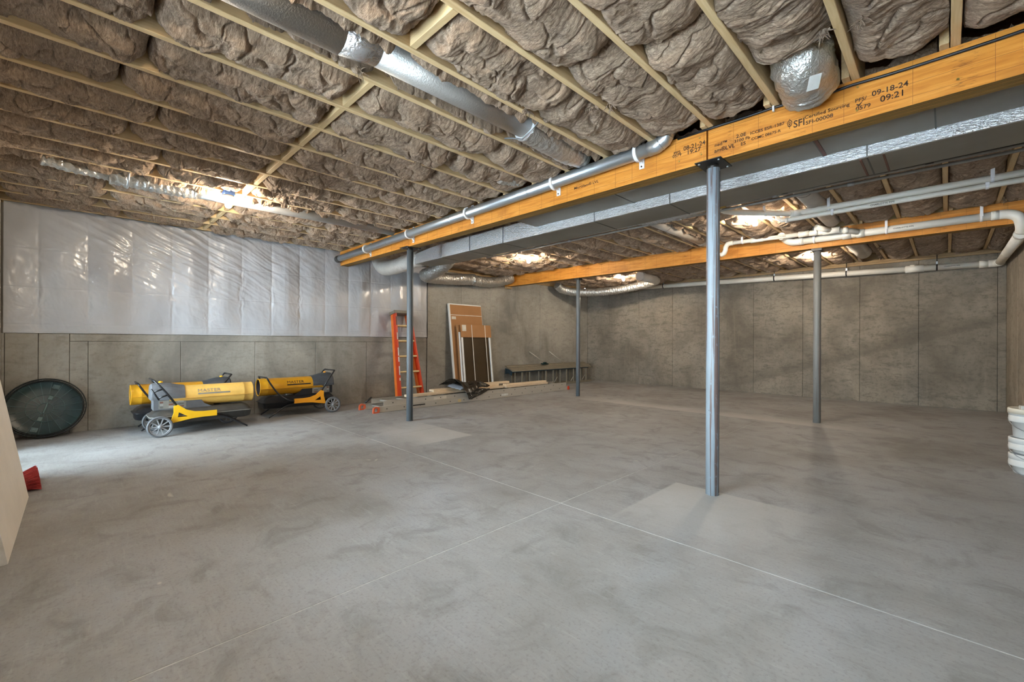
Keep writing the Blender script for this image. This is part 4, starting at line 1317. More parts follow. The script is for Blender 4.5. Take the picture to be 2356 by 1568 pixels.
# ================================================================== PLASTIC SHEETING
def build_sheet():
    y0, y1, z0, z1 = YB + 0.02, YSHEET, LEDGE + 0.002, ZJ + 0.01
    ny, nz = 720, 190
    Y = np.linspace(y0, y1, ny)[:, None].repeat(nz, 1)
    Z = np.linspace(z0, z1, nz)[None, :].repeat(ny, 0)
    pa, pb, pc = PN(3), PN(8), PN(21)
    h = (Z - z0) / (z1 - z0)
    # studs every 16 inches hold the film back, bays billow
    ph = ((Y + 0.318) / 0.4064)
    fr = np.abs(ph - np.round(ph)) * 2
    bay = np.floor(ph)
    amp = 0.026 + 0.014 * np.sin(bay * 2.3)
    D = amp * np.clip(fr * 1.15, 0, 1) ** 0.8 * np.sin(np.pi * np.clip(h * 1.05, 0, 1)) ** 0.6
    D = D - 0.0022 * np.exp(-(fr / 0.07) ** 2)
    # long slanted tension folds, strongest upper left to the middle
    q = (Y - 0.9) * 0.55 + Z * 1.0
    q2 = (Y) * 0.9 - Z * 0.35
    mask = np.exp(-((Y - 1.3) / 1.15) ** 2) * np.clip(h * 1.8 - 0.35, 0, 1) + 0.05
    f1 = pa.ridge(q * 9 + 0.4 * pb.fbm(Y * 2, Z * 2, 2), q2 * 1.1, 2, 0.45) - 0.7
    D = D + 0.014 * mask * np.clip(f1, -0.4, 1)
    # bursts of small wrinkles around staples
    rg = random.Random(3)
    spots = []
    for b in range(-1, 14):
        yy = b * 0.4064 - 0.318 + 0.0
        for k in range(3):
            spots.append((yy + rg.uniform(-0.02, 0.02), z0 + rg.uniform(0.1, 1.25), rg.uniform(0.06, 0.16), rg.choice((0.0, 0.4, 0.8, 1.3))))
    for (yy, zz, rad, st) in spots:
        if yy < y0 or yy > y1:
            continue
        dy, dz = Y - yy, Z - zz
        rr = np.sqrt(dy * dy + dz * dz)
        an = np.arctan2(dz, dy)
        wv = an * rg.uniform(3.0, 5.0)
        D = D + 0.0030 * st * np.exp(-(rr / rad) ** 2) * (pa.ridge(wv + yy * 9, rr * 3 + zz * 5, 2) - 0.8) * np.clip(rr / 0.05, 0, 1)
    # vertical puckers beside studs, low in the bays
    stud = np.round(ph)
    pk = np.exp(-(fr / 0.20) ** 2) * np.exp(-((h - 0.35) / 0.30) ** 2) * np.clip(pb(stud * 3.7, h * 2) + 0.5, 0, 1)
    D = D + 0.016 * pk * (pa.ridge(Y * 14, Z * 5, 2) - 0.7)
    # general softness and horizontal fold lines of the roll
    D = D + 0.014 * pc.fbm(Y * 2.5, Z * 2.0, 3) + 0.0014 * pc.ridge(Y * 16 + Z * 5, Z * 5 - Y * 2, 2)
    for zc in (z0 + 0.10, z0 + 0.52, z0 + 0.97):
        D = D - 0.0035 * np.exp(-((Z - zc - 0.004 * np.sin(Y * 2)) / 0.004) ** 2)
    D = D + 0.006 * np.exp(-((h) / 0.02) ** 2)
    X = XL - 0.004 + np.clip(D + 0.012, 0.0, 0.09)
    # ragged top edge folded onto the joists
    Z = Z + (h > 0.97) * 0.012 * pa.fbm(Y * 6, h * 0, 2)
    P = np.stack([X, Y, Z], -1)
    o = link('plastic_sheet', grid_mesh('plastic_sheet', P, 'plastic_film', True, flip=False))
    tag(o, 'milky plastic sheeting stapled over framed wall above concrete ledge', 'plastic sheet')
    MB().cbox(XL - 0.01, XL + 0.028, YSHEET - 0.004, YSHEET + 0.016, LEDGE - 0.01, ZJ - 0.08, 0.003).build('edge_trim', 'steel_dark', o)
build_sheet()

# ================================================================== SPACE HEATERS
def rounded_slab(x0, x1, y0, y1, r, z0, z1, inset0=0.0, inset1=0.0, n=5):
    """rounded-corner slab, verts for MB.add"""
    def loop(ins, z):
        pts = []
        rr = max(0.01, r - ins * 0.3)
        for (cx, cy, a0) in ((x1 - ins - rr, y1 - ins - rr, 0), (x0 + ins + rr, y1 - ins - rr, 90), (x0 + ins + rr, y0 + ins + rr, 180), (x1 - ins - rr, y0 + ins + rr, 270)):
            for k in range(n + 1):
                a = R(a0 + 90 * k / n)
                pts.append((cx + rr * math.cos(a), cy + rr * math.sin(a), z))
        return pts
    return loop
def stack_loops(mb, loops, mi=0, smooth=True):
    m = len(loops[0])
    verts = [p for lp in loops for p in lp]
    faces = []
    for i in range(len(loops) - 1):
        for k in range(m):
            k2 = (k + 1) % m
            faces.append((i * m + k, i * m + k2, (i + 1) * m + k2, (i + 1) * m + k))
    faces.append(tuple(reversed(range(m))))
    faces.append(tuple((len(loops) - 1) * m + k for k in range(m)))
    mb.add(verts, faces, mi, smooth)
    return mb

def make_heater(label, loc, rz, dusty=False, front_handle=True, bracket='bracket_orange'):
    t = thing('space_heater', label, 'heater', loc, rz, 'yellow torpedo heaters')
    ZC, RT = 0.432, 0.124
    yel = 'paint_yellow_dusty' if dusty else 'paint_yellow'
    hoodm = 'heater_hood_dusty' if dusty else 'heater_hood'
    tankm = 'heater_tank_dusty' if dusty else 'heater_black'
    AX = Matrix.Translation((0, 0, ZC)) @ Matrix.Rotation(R(90), 4, 'Y')     # lathe z -> +x
    # combustion tube: outer shell, rolled lip, inner liner
    MB().lathe([(RT, 0.10), (RT, 0.86), (RT + 0.002, 0.865), (RT + 0.002, 0.875), (RT, 0.88), (RT, 0.965), (RT + 0.003, 0.972), (RT - 0.004, 0.976), (RT - 0.008, 0.97), (RT - 0.010, 0.70), (0.0, 0.66)], 36, M=AX).build('tube', yel, t)
    MB().lathe([(RT - 0.0105, 0.965), (RT - 0.0115, 0.62), (0.05, 0.60), (0.0, 0.60)], 30, M=AX).build('liner', 'inside_dark', t)
    for sgn in (-1, 1):     # flange where the upper and lower shells meet
        MB().cbox(0.12, 0.96, sgn * (RT + 0.004) - 0.007, sgn * (RT + 0.004) + 0.007, ZC - 0.022, ZC - 0.016, 0.001).build('shell_flange', yel, t)
    # hood over the fan end
    prof = []
    m = MB()
    loops = []
    for (x, dz, w) in ((0.250, 0.004, 1.04), (0.20, 0.008, 1.06), (0.12, 0.03, 1.06), (0.02, 0.045, 1.04), (-0.055, 0.042, 1.0), (-0.070, 0.03, 0.96)):
        lp = []
        for k in range(15):
            a = R(-10 + 200 * k / 14)
            yy = RT * w * math.cos(a)
            zz = RT * w * math.sin(a)
            if zz > 0:
                zz += dz * (zz / RT)
            lp.append((x, yy, ZC + zz))
        loops.append(lp)
    n = len(loops[0])
    verts = [p for lp in loops for p in lp]
    faces = [(i * n + k, i * n + k + 1, (i + 1) * n + k + 1, (i + 1) * n + k) for i in range(len(loops) - 1) for k in range(n - 1)]
    faces.append(tuple((len(loops) - 1) * n + k for k in range(n)))
    faces.append(tuple(reversed(range(n))))
    m.add(verts, faces, 0, False)
    m.build('hood', hoodm, t)
    kn = MB().lathe([(0.0, 0.0), (0.020, 0.0), (0.022, 0.012), (0.018, 0.024), (0.0, 0.026)], 16, M=Matrix.Translation((0.03, 0, ZC + RT + 0.040)))
    kn.build('gauge_knob', bracket, t)
    # control housing between tank and tube, sloped towards the outlet
    m = MB()
    m.prism([(-0.045, 0.29), (0.52, 0.29), (0.44, 0.335), (0.40, 0.395), (0.395, 0.415), (-0.045, 0.415)], 0.225)
    m.build('control_housing', hoodm if dusty else 'heater_black', t)
    for sgn in (-1, 1):
        dp = MB()
        dp.box(0.0, 0.26, sgn * 0.113 - 0.0008, sgn * 0.113 + 0.0008, 0.305, 0.40)
        d = dp.build('warning_decal', 'decal_grey', t)
        for i in range(3):
            for j in range(3):
                w = 0.03 + 0.03 * ((i * 7 + j * 3) % 3) / 2
                x0 = 0.012 + i * 0.082
                MB().box(x0, x0 + w, sgn * 0.1145 - 0.0006, sgn * 0.1145 + 0.0006, 0.312 + j * 0.029, 0.330 + j * 0.029).build('decal_print', ('decal_print', 'decal_print2', 'duct_tape_red')[(i + j) % 3], d)
    # fuel tank
    L = rounded_slab(-0.085, 0.955, -0.195, 0.195, 0.075, 0, 0)
    stack_loops(MB(), [L(0.05, 0.125), L(0.018, 0.140), L(0.012, 0.205), L(0.0, 0.212), L(0.0, 0.222), L(0.012, 0.226), L(0.02, 0.240), L(0.05, 0.275), L(0.085, 0.292)]).build('fuel_tank', tankm, t)
    stack_loops(MB(), [L(-0.004, 0.213), L(-0.006, 0.217), L(-0.004, 0.221)]).build('tank_rim', 'decal_grey' if dusty else 'heater_black', t)
    MB().lathe([(0, 0.29), (0.036, 0.29), (0.036, 0.315), (0.030, 0.322), (0, 0.322)], 18, M=Matrix.Translation((0.60, 0.06, 0))).build('fuel_cap', 'seam_dark', t)
    # side brackets
    out = [(0.55, 0.185), (0.55, 0.252), (0.42, 0.250), (0.33, 0.258), (0.25, 0.285), (0.20, 0.325), (0.165, 0.352), (0.128, 0.338), (0.128, 0.26), (0.10, 0.16), (0.11, 0.145), (0.19, 0.158), (0.30, 0.178), (0.42, 0.185)]
    hole = [(0.175, 0.262), (0.165, 0.205), (0.262, 0.205)]
    for sgn in (-1, 1):
        bk = MB().prism(out, 0.022, [hole], 0, Matrix.Translation((0, sgn * 0.212, 0)))
        bo = bk.build('side_bracket', bracket, t)
        MB().tube([(0.0, sgn * 0.212, 0.12), (0.12, sgn * 0.212, 0.165)], 0.011, 8).build('axle_arm', 'heater_black', bo)
    MB().tube([(0, -0.255, 0.12), (0, 0.255, 0.12)], 0.009, 10).build('axle', 'steel_dark', t)
    # wheels
    for sgn in (-1, 1):
        Wm = Matrix.Translation((0, sgn * 0.248, 0.12)) @ Matrix.Rotation(R(90), 4, 'X')
        ty = MB().lathe([(0.100, -0.016), (0.114, -0.018), (0.120, -0.008), (0.120, 0.008), (0.114, 0.018), (0.100, 0.016), (0.100, -0.016)], 36, M=Wm).build('wheel', 'tyre', t)
        MB().lathe([(0.090, -0.012), (0.101, -0.014), (0.101, 0.014), (0.090, 0.012), (0.090, -0.012)], 36, M=Wm).build('rim', 'wheel_rim', ty)
        sp = MB()
        for k in range(10):
            a = 2 * math.pi * k / 10
            sp.cbox(0.018, 0.092, -0.006, 0.006, -0.007, 0.007, 0.002, 0, Wm @ Matrix.Rotation(a, 4, 'Z'))
        sp.build('spokes', 'wheel_rim', ty)
        MB().lathe([(0, -0.020), (0.020, -0.018), (0.022, 0.0), (0.020, 0.018), (0, 0.020)], 16, M=Wm).build('hub', 'wheel_rim', ty)
    # front legs
    for sgn in (-1, 1):
        MB().tube(smooth_path([(0.44, sgn * 0.180, 0.190), (0.55, sgn * 0.182, 0.182), (0.66, sgn * 0.185, 0.150), (0.78, sgn * 0.188, 0.075), (0.885, sgn * 0.190, 0.010)], 5), 0.0105, 10).build('leg', 'heater_black', t)
    # rear handle
    pts = [(0.155, -0.212, 0.345), (0.06, -0.206, 0.50), (-0.035, -0.200, 0.628), (-0.05, -0.185, 0.642), (-0.05, 0.185, 0.642), (-0.035, 0.200, 0.628), (0.06, 0.206, 0.50), (0.155, 0.212, 0.345)]
    MB().tube(pts, 0.0115, 12).build('rear_handle', 'heater_black', t)
    cw = MB()
    for sgn in (-1,):
        for dx in (0.0, 0.045):
            cw.tube([(0.03 + dx, sgn * 0.205, 0.545 - dx * 1.6), (-0.05 + dx, sgn * 0.205, 0.515 - dx * 1.6)], 0.010, 8)
        cw.tube([(-0.075, sgn * 0.205, 0.55), (-0.005, sgn * 0.205, 0.42)], 0.009, 8)
    cw.build('cord_wrap', 'heater_black', t)
    if front_handle:
        pts = smooth_path([(0.50, -0.205, 0.215), (0.64, -0.205, 0.245), (0.76, -0.203, 0.34), (0.84, -0.201, 0.45), (0.905, -0.198, 0.562)], 5) + \
              [Vector((0.912, -0.185, 0.575)), Vector((0.912, 0.185, 0.575))] + \
              list(reversed(smooth_path([(0.50, 0.205, 0.215), (0.64, 0.205, 0.245), (0.76, 0.203, 0.34), (0.84, 0.201, 0.45), (0.905, 0.198, 0.562)], 5)))
        MB().tube(pts, 0.0115, 12).build('front_handle', 'heater_black', t)
    # lettering and stripe on both sides of the tube
    for sgn in (-1, 1):
        tm = text_mesh('brand_lettering', 'MASTER', 0.058, 'decal_grey' if dusty else 'decal_black', 0.0006, 1.0, bold=0.0)
        k = 0.235 / (max(v.co.x for v in tm.vertices) - min(v.co.x for v in tm.vertices))
        Mx = Matrix.Rotation(0 if sgn < 0 else math.pi, 4, 'Z')
        xs = 0.37 if sgn < 0 else -0.62
        for v in tm.vertices:
            x, z = v.co.x * k + xs, v.co.y
            # wrap on to the cylinder
            a = (z + 0.042) / RT
            rr = RT + 0.0012 + v.co.z
            v.co = Mx @ Vector((x, -rr * math.cos(a), 0)) + Vector((0, 0, ZC + rr * math.sin(a)))
        tm.update()
        link('brand_lettering', tm, t)
        bar = MB()
        nn = 12
        x0, x1 = (0.375, 0.71) if sgn < 0 else (0.285, 0.62)
        for (za, zb) in ((0.014, 0.032),):
            vv = []
            for x in (x0, x1):
                for z in (za, zb):
                    a = z / RT
                    vv.append((x, sgn * (RT + 0.0012) * math.cos(a), ZC + (RT + 0.0012) * math.sin(a)))
            bar.add(vv, [(0, 1, 3, 2)] if sgn > 0 else [(0, 2, 3, 1)])
        bar.build('stripe_decal', 'decal_grey' if dusty else 'decal_black', t)
    return t
make_heater('dusty yellow torpedo heater in front, bricky decal, wheels at its left', (-6.555, 0.665, 0), R(90), True, False, 'bracket_yellow')
make_heater('yellow torpedo heater half hidden behind the dusty one, against wall', (-7.05, 1.43, 0), R(-90), False, True, 'bracket_yellow')
make_heater('clean yellow torpedo heater standing alone, big wheels at its right', (-6.965, 2.80, 0), R(-90), False, True, 'bracket_orange')

# ================================================================== GREEN TANK LID
def build_lid():
    rad = 0.335
    lean = math.atan2(0.19, 0.64)
    t = thing('tank_lid', 'round dark green ribbed plastic lid leaning against concrete wall', 'lid', (-7.115, -0.255, 0.0))
    # disc frame: local z is the disc axis, facing into the room and tilted up
    Mx = Matrix.Translation((0, 0, 0.012)) @ Matrix.Rotation(-lean, 4, 'Y') @ Matrix.Translation((0, 0, rad)) @ Matrix.Rotation(R(90), 4, 'Y') @ Matrix.Rotation(R(-28), 4, 'Z')
    prof = [(0.0, -0.040), (0.10, -0.038), (0.22, -0.028), (0.30, -0.010), (0.318, 0.004), (0.318, -0.012), (0.30, -0.022), (0.22, -0.040), (0.10, -0.050), (0.0, -0.052)]
    MB().lathe(prof, 64, M=Mx).build('dish', 'lid_green', t)
    for (r0, w) in ((0.331, 0.010), (0.314, 0.005), (0.303, 0.003)):
        MB().lathe([(r0 - w / 2, -0.012), (r0 + w / 2, -0.012), (r0 + w / 2, 0.018), (r0 - w / 2, 0.018), (r0 - w / 2, -0.012)], 64, M=Mx).build('rim', 'lid_rim', t)
    tick = MB()
    for k in range(48):
        tick.box(0.302, 0.334, -0.0015, 0.0015, -0.008, 0.014, 0, Mx @ Matrix.Rotation(2 * math.pi * k / 48, 4, 'Z'))
    tick.build('rim_teeth', 'lid_rim', t)['kind'] = 'stuff'
    for (r0, z) in ((0.155, -0.030), (0.062, -0.034)):
        MB().lathe([(r0 - 0.0025, z - 0.012), (r0 + 0.0025, z - 0.012), (r0 + 0.0025, z + 0.004), (r0 - 0.0025, z + 0.004), (r0 - 0.0025, z - 0.012)], 48, M=Mx).build('ring_rib', 'lid_rib', t)
    for k in range(20):
        a = 2 * math.pi * k / 20
        m = MB()
        mm = Mx @ Matrix.Rotation(a, 4, 'Z')
        pts = [(0.062, -0.036), (0.155, -0.032), (0.22, -0.026), (0.302, -0.006)]
        for (ra, za), (rb, zb) in zip(pts[:-1], pts[1:]):
            w = 0.0018
            v = [(ra, -w, za - 0.012), (ra, w, za - 0.012), (rb, w, zb - 0.012), (rb, -w, zb - 0.012), (ra, -w, za + 0.004), (ra, w, za + 0.004), (rb, w, zb + 0.004), (rb, -w, zb + 0.004)]
            m.add(v, [(4, 5, 6, 7), (0, 4, 7, 3), (1, 2, 6, 5), (0, 1, 5, 4), (3, 7, 6, 2)], 0, False, mm)
        m.build('spoke_rib', 'lid_rib', t)
    for a in (0.0, math.pi):
        m = MB()
        mm = Mx @ Matrix.Rotation(a + 0.15, 4, 'Z')
        m.cbox(0.225, 0.275, -0.03, 0.03, -0.024, -0.010, 0.003, 0, mm)
        m.cbox(0.235, 0.262, -0.018, 0.018, -0.014, -0.004, 0.002, 0, mm)
        m.build('latch_boss', 'lid_rib', t)
        MB().cbox(0.10, 0.15, -0.022, 0.022, -0.042, -0.026, 0.004, 0, mm).build('latch_boss', 'lid_rib', t)
    MB().cbox(-0.058, 0.058, -0.008, 0.008, -0.038, -0.020, 0.003, 0, Mx @ Matrix.Rotation(R(12), 4, 'Z')).build('centre_bar', 'lid_rib', t)
build_lid()

# ================================================================== ORANGE STEPLADDER
def build_stepladder():
    # folded, leaning against the sheeting; local x = along wall (+Y world), y = away from wall
    t = thing('stepladder', 'orange fibreglass stepladder with pale treads leaning on plastic sheeting', 'ladder', (-6.83, 4.28, 0), R(90))
    Lh = 1.70
    lean = math.asin(0.36 / Lh)
    A = Matrix.Rotation(-lean, 4, 'X')      # local y points to -X world after 90 deg turn
    M0 = Matrix.Rotation(lean, 4, 'X') if False else A
    def P(x, y, z):
        return M0 @ Vector((x, y, z))
    w0, w1 = 0.255, 0.165
    for s in (-1, 1):
        # front channel rail: web plus two flanges
        for (nm, mat) in (('front_rail', 'ladder_orange'),):
            m = MB()
            for (xa, xb, ya, yb) in ((-0.003, 0.003, -0.046, 0.046), (-0.026 if s > 0 else 0.0, 0.0 if s > 0 else 0.026, -0.048, -0.043), (-0.026 if s > 0 else 0.0, 0.0 if s > 0 else 0.026, 0.043, 0.048)):
                v = []
                for (z, w) in ((0.0, w0), (Lh - 0.02, w1)):
                    for (x, y) in ((xa, ya), (xb, ya), (xb, yb), (xa, yb)):
                        v.append(P(s * w + x, y, z))
                m.add(v, [(0, 3, 2, 1), (4, 5, 6, 7), (0, 1, 5, 4), (1, 2, 6, 5), (2, 3, 7, 6), (3, 0, 4, 7)])
            m.build(nm, mat, t)
            fo = MB()
            v = [P(s * w0 + x, y, z) for z in (-0.004, 0.04) for (x, y) in ((-0.025, -0.042), (0.025, -0.042), (0.025, 0.042), (-0.025, 0.042))]
            fo.add(v, [(0, 3, 2, 1), (4, 5, 6, 7), (0, 1, 5, 4), (1, 2, 6, 5), (2, 3, 7, 6), (3, 0, 4, 7)])
            fo.build('foot', 'tyre', t)
        m = MB()
        v = [P(s * w + x, y, z) for (z, w) in ((0.03, w0 - 0.02), (Lh - 0.05, w1 - 0.02)) for (x, y) in ((-0.016, 0.055), (0.016, 0.055), (0.016, 0.135), (-0.016, 0.135))]
        m.add(v, [(0, 3, 2, 1), (4, 5, 6, 7), (0, 1, 5, 4), (1, 2, 6, 5), (2, 3, 7, 6), (3, 0, 4, 7)])
        m.build('rear_rail', 'ladder_orange_light', t)
    for k in range(1, 6):
        z = 0.285 * k
        w = w0 + (w1 - w0) * z / Lh - 0.006
        m = MB()
        v = [P(x, y, z + dz) for dz in (-0.026, 0.0) for (x, y) in ((-w, -0.042), (w, -0.042), (w, 0.040), (-w, 0.040))]
        m.add(v, [(0, 3, 2, 1), (4, 5, 6, 7), (0, 1, 5, 4), (1, 2, 6, 5), (2, 3, 7, 6), (3, 0, 4, 7)])
        m.build('step', 'step_wood', t)
    m = MB()
    v = [P(x, y, Lh + dz) for dz in (-0.055, 0.0) for (x, y) in ((-w1 - 0.025, -0.060), (w1 + 0.025, -0.060), (w1 + 0.025, 0.140), (-w1 - 0.025, 0.140))]
    m.add(v, [(0, 3, 2, 1), (4, 5, 6, 7), (0, 1, 5, 4), (1, 2, 6, 5), (2, 3, 7, 6), (3, 0, 4, 7)])
    o = m.build('top_cap', 'ladder_cap', t)
    bv = o.modifiers.new('bevel', 'BEVEL'); bv.width = 0.008; bv.segments = 2
    # stickers on the left front rail (camera side of the web)
    for (z0, z1, mat) in ((1.42, 1.58, 'decal_black'), (1.15, 1.28, 'decal_paper'), (0.85, 1.0, 'decal_white'), (0.74, 0.83, 'decal_white'), (0.50, 0.66, 'decal_white'), (0.40, 0.45, 'decal_white')):
        m = MB()
        v = []
        for z in (z0, z1):
            w = w0 + (w1 - w0) * z / Lh
            for (x, y) in ((-w + 0.003, -0.0495), (-w + 0.022, -0.0495), (-w + 0.022, -0.0485), (-w + 0.003, -0.0485)):
                v.append(P(x, y, z))
        m.add(v, [(0, 3, 2, 1), (4, 5, 6, 7), (0, 1, 5, 4), (1, 2, 6, 5), (2, 3, 7, 6), (3, 0, 4, 7)])
        m.build('sticker', mat, t)
build_stepladder()

# ================================================================== EXTENSION LADDER ON THE FLOOR
def build_extension_ladder():
    x0, x1 = -6.62, -6.16          # outer rails (far, near)
    y0, y1 = 3.25, 7.98
    t = thing('extension_ladder', 'long aluminium extension ladder lying flat on the floor', 'ladder', (-6.39, y0, 0))
    L = y1 - y0
    hw = (x1 - x0) / 2
    for sec, (zl, zh, w, ya, yb) in enumerate(((0.006, 0.092, hw, 0.0, L), (0.094, 0.166, hw - 0.030, 0.12, L - 0.02))):
        for s in (-1, 1):
            m = MB()
            xc = s * w
            m.box(xc - 0.002, xc + 0.002, ya, yb, zl, zh)
            f0, f1 = (xc - 0.022, xc + 0.002) if s > 0 else (xc - 0.002, xc + 0.022)
            m.box(f0 , f1 + 0.002, ya, yb, zl - 0.002, zl + 0.003)
            m.box(f0 , f1 + 0.002, ya, yb, zh - 0.003, zh + 0.001)
            m.build('rail', 'aluminium', t)
        n = int((yb - ya) / 0.3048)
        for k in range(n):
            y = ya + 0.16 + k * 0.3048
            zc = (zl + zh) / 2
            MB().tube([(-w, y, zc), (w, y, zc)], 0.016, 10).build('rung', 'aluminium', t)
            MB().tube([(w + 0.001, y, zc), (w + 0.0045, y, zc)], 0.010, 8).build('rung_end', 'seam_dark', t)
    # rubber shoes at both ends
    for s in (-1, 1):
        x = s * hw
        m = MB()
        m.prism([(-0.075, 0.0), (0.02, 0.0), (0.035, 0.03), (0.03, 0.085), (-0.03, 0.10), (-0.07, 0.075)], 0.03, [[(-0.05, 0.018), (0.0, 0.018), (0.005, 0.07), (-0.03, 0.075), (-0.05, 0.06)]], 0, Matrix.Translation((x, 0, 0)) @ Matrix.Rotation(R(90), 4, 'Z'))
        m.build('shoe', 'rubber_red', t)
    MB().cbox(hw - 0.035, hw + 0.02, L - 0.02, L + 0.05, 0.0, 0.085, 0.012).build('end_cap', 'ladder_orange', t)
    MB().tube([(-hw + 0.02, 0.02, 0.11), (-hw + 0.02, 0.13, 0.19)], 0.014, 8).build('rung_lock', 'steel_dark', t)
    MB().box(hw + 0.0025, hw + 0.004, 2.62, 2.80, 0.035, 0.075).build('sticker', 'decal_white', t)
    MB().box(hw + 0.0025, hw + 0.004, 1.55, 1.62, 0.02, 0.07).build('sticker', 'step_wood', t)
    MB().box(hw - 0.028, hw - 0.0265, 1.05, 1.32, 0.105, 0.15).build('sticker', 'decal_paper', t)
    MB().box(hw + 0.0025, hw + 0.0045, 0.62, 0.86, 0.045, 0.062).build('guide_slot', 'steel_dark', t)
build_extension_ladder()

# ------------------------------------------------------------------ boards stacked on the ladder
def board(label, x, y0, y1, z, w, h, rz=0.0, rx=0.0):
    o = MB().cbox(-w / 2, w / 2, 0, y1 - y0, 0, h, 0.002).build('lumber_board', 'lumber', None, (x, y0, z), (rx, 0, rz))
    tag(o, label, 'board', 'lumber on the extension ladder')
    return o
zt_ = 0.1685
board('long pale board lowest on ladder, its end left of dark post', -6.36, 3.88, 6.10, zt_, 0.14, 0.038, R(1.0))
board('second pale board on ladder, beneath front of black tarp', -6.50, 4.55, 6.90, zt_, 0.09, 0.038, R(-0.6))
board('top pale board on ladder, its end just left of tarp', -6.47, 4.45, 6.05, zt_ + 0.0385, 0.14, 0.038, R(0.8))
board('short upper board poking out behind right side of tarp', -6.50, 5.35, 6.35, zt_ + 0.077, 0.09, 0.038, R(-2.0))
board('pale board on ladder reaching right of black tarp', -6.34, 6.12, 7.42, zt_, 0.14, 0.038, R(0.5))
board('split-looking board lying on top at right of tarp', -6.38, 6.16, 7.40, zt_ + 0.0385, 0.09, 0.032, R(-1.2), 0.0)

# ------------------------------------------------------------------ black folded tarp
def build_tarp():
    nx, ny = 70, 80
    pn = PN(77); p2 = PN(78)
    u = np.linspace(0, 1, nx)[:, None].repeat(ny, 1)      # across, away from wall
    v = np.linspace(0, 1, ny)[None, :].repeat(nx, 0)      # along the ladder
    # a folded wad, pointed towards the right, drooping over the near rail
    half = 0.34 * (1 - 0.80 * v) + 0.02
    X = -6.40 + 0.05 + (u - 0.5) * 2 * half * 0.95 + 0.22 * v * 0.4
    Yy = 4.82 + v * 0.72 + 0.10 * (u - 0.5)
    top = 0.260 + 0.130 * np.sin(np.pi * np.clip(u * 0.92 + 0.04, 0, 1)) * (1 - 0.62 * v) + 0.02 * np.sin(v * 9 + u * 3)
    droop = np.clip((X + 6.20) / 0.26, 0, 1.4)
    Z = top - 0.14 * droop ** 1.3
    Z = Z + 0.022 * pn.fbm(u * 3 + 2, v * 4, 3) + 0.010 * (p2.ridge(u * 5 + v * 2, v * 3 - u, 2) - 0.7)
    X = X + 0.02 * p2.fbm(u * 4, v * 4, 2)
    P = np.stack([X, Yy, Z], -1)
    o0 = np.array([-6.35, 5.1, 0.2])
    t = thing('black_tarp', 'folded black plastic tarp with pale lining draped over boards', 'tarp', tuple(o0))
    def shell(name, Q, mat):
        me = grid_mesh(name, Q - o0, mat, True, flip=True)
        o = link(name, me, t)
        sm = o.modifiers.new('solid', 'SOLIDIFY'); sm.thickness = 0.006; sm.offset = 0
        return o
    shell('outer_fold', P, 'tarp_black')
    # lower flap hanging towards the floor
    nu, nv = 40, 60
    u = np.linspace(0, 1, nu)[:, None].repeat(nv, 1); v = np.linspace(0, 1, nv)[None, :].repeat(nu, 0)
    ya = 4.95 + 0.06 * u; yb = 5.55 - 0.48 * u ** 1.3
    Yq = ya + (yb - ya) * v
    Xq = -6.135 + 0.030 * u + 0.012 * pn.fbm(u * 3, v * 4, 2)
    Zq = 0.255 - 0.20 * u - 0.045 * v * (1 - u) + 0.008 * p2.fbm(v * 6, u * 5, 2)
    shell('hanging_flap', np.stack([Xq, Yq, Zq], -1), 'tarp_black')
    # pale lining showing at the left fold
    u = np.linspace(0, 1, 24)[:, None].repeat(24, 1); v = np.linspace(0, 1, 24)[None, :].repeat(24, 0)
    Yq = 4.76 + 0.24 * v + 0.10 * u
    Xq = -6.42 + 0.26 * u
    Zq = 0.288 - 0.06 * u + 0.035 * np.sin(v * 3.1) + 0.008 * pn.fbm(u * 4, v * 4, 2)
    shell('lining', np.stack([Xq, Yq, Zq], -1), 'tarp_lining')
    Zr = Zq + 0.016 + 0.02 * u
    shell('rolled_edge', np.stack([Xq - 0.03, Yq + 0.10, Zr], -1), 'tarp_black')
build_tarp()

# ================================================================== LEANING WINDOW UNITS
def leaning(name, label, cat, xb, y0, y1, H, lean_dx):
    ang = math.asin(lean_dx / H)
    t = thing(name, label, cat, (xb, (y0 + y1) / 2, 0))
    t.rotation_euler = (0, -ang, 0)
    return t
# back unit: boxed in cardboard with white frame edge
t = leaning('boxed_window', 'tall cardboard-faced window unit with white edge leaning on concrete wall', 'window unit', -7.06, 5.44, 6.33, 1.93, 0.25)
w = 0.89 / 2
MB().cbox(-0.045, 0.0, -w, w, 0.0, 1.91, 0.003).build('frame', 'vinyl_white', t)
MB().cbox(0.0005, 0.006, -w + 0.03, w - 0.012, 0.02, 1.885, 0.001).build('cardboard_face', 'cardboard', t)
MB().box(0.0062, 0.0075, -w + 0.03, w - 0.012, 1.66, 1.675).build('band', 'decal_paper', t)
MB().box(0.0062, 0.0075, -w + 0.05, -w + 0.16, 1.575, 1.635).build('sticker', 'decal_paper', t)
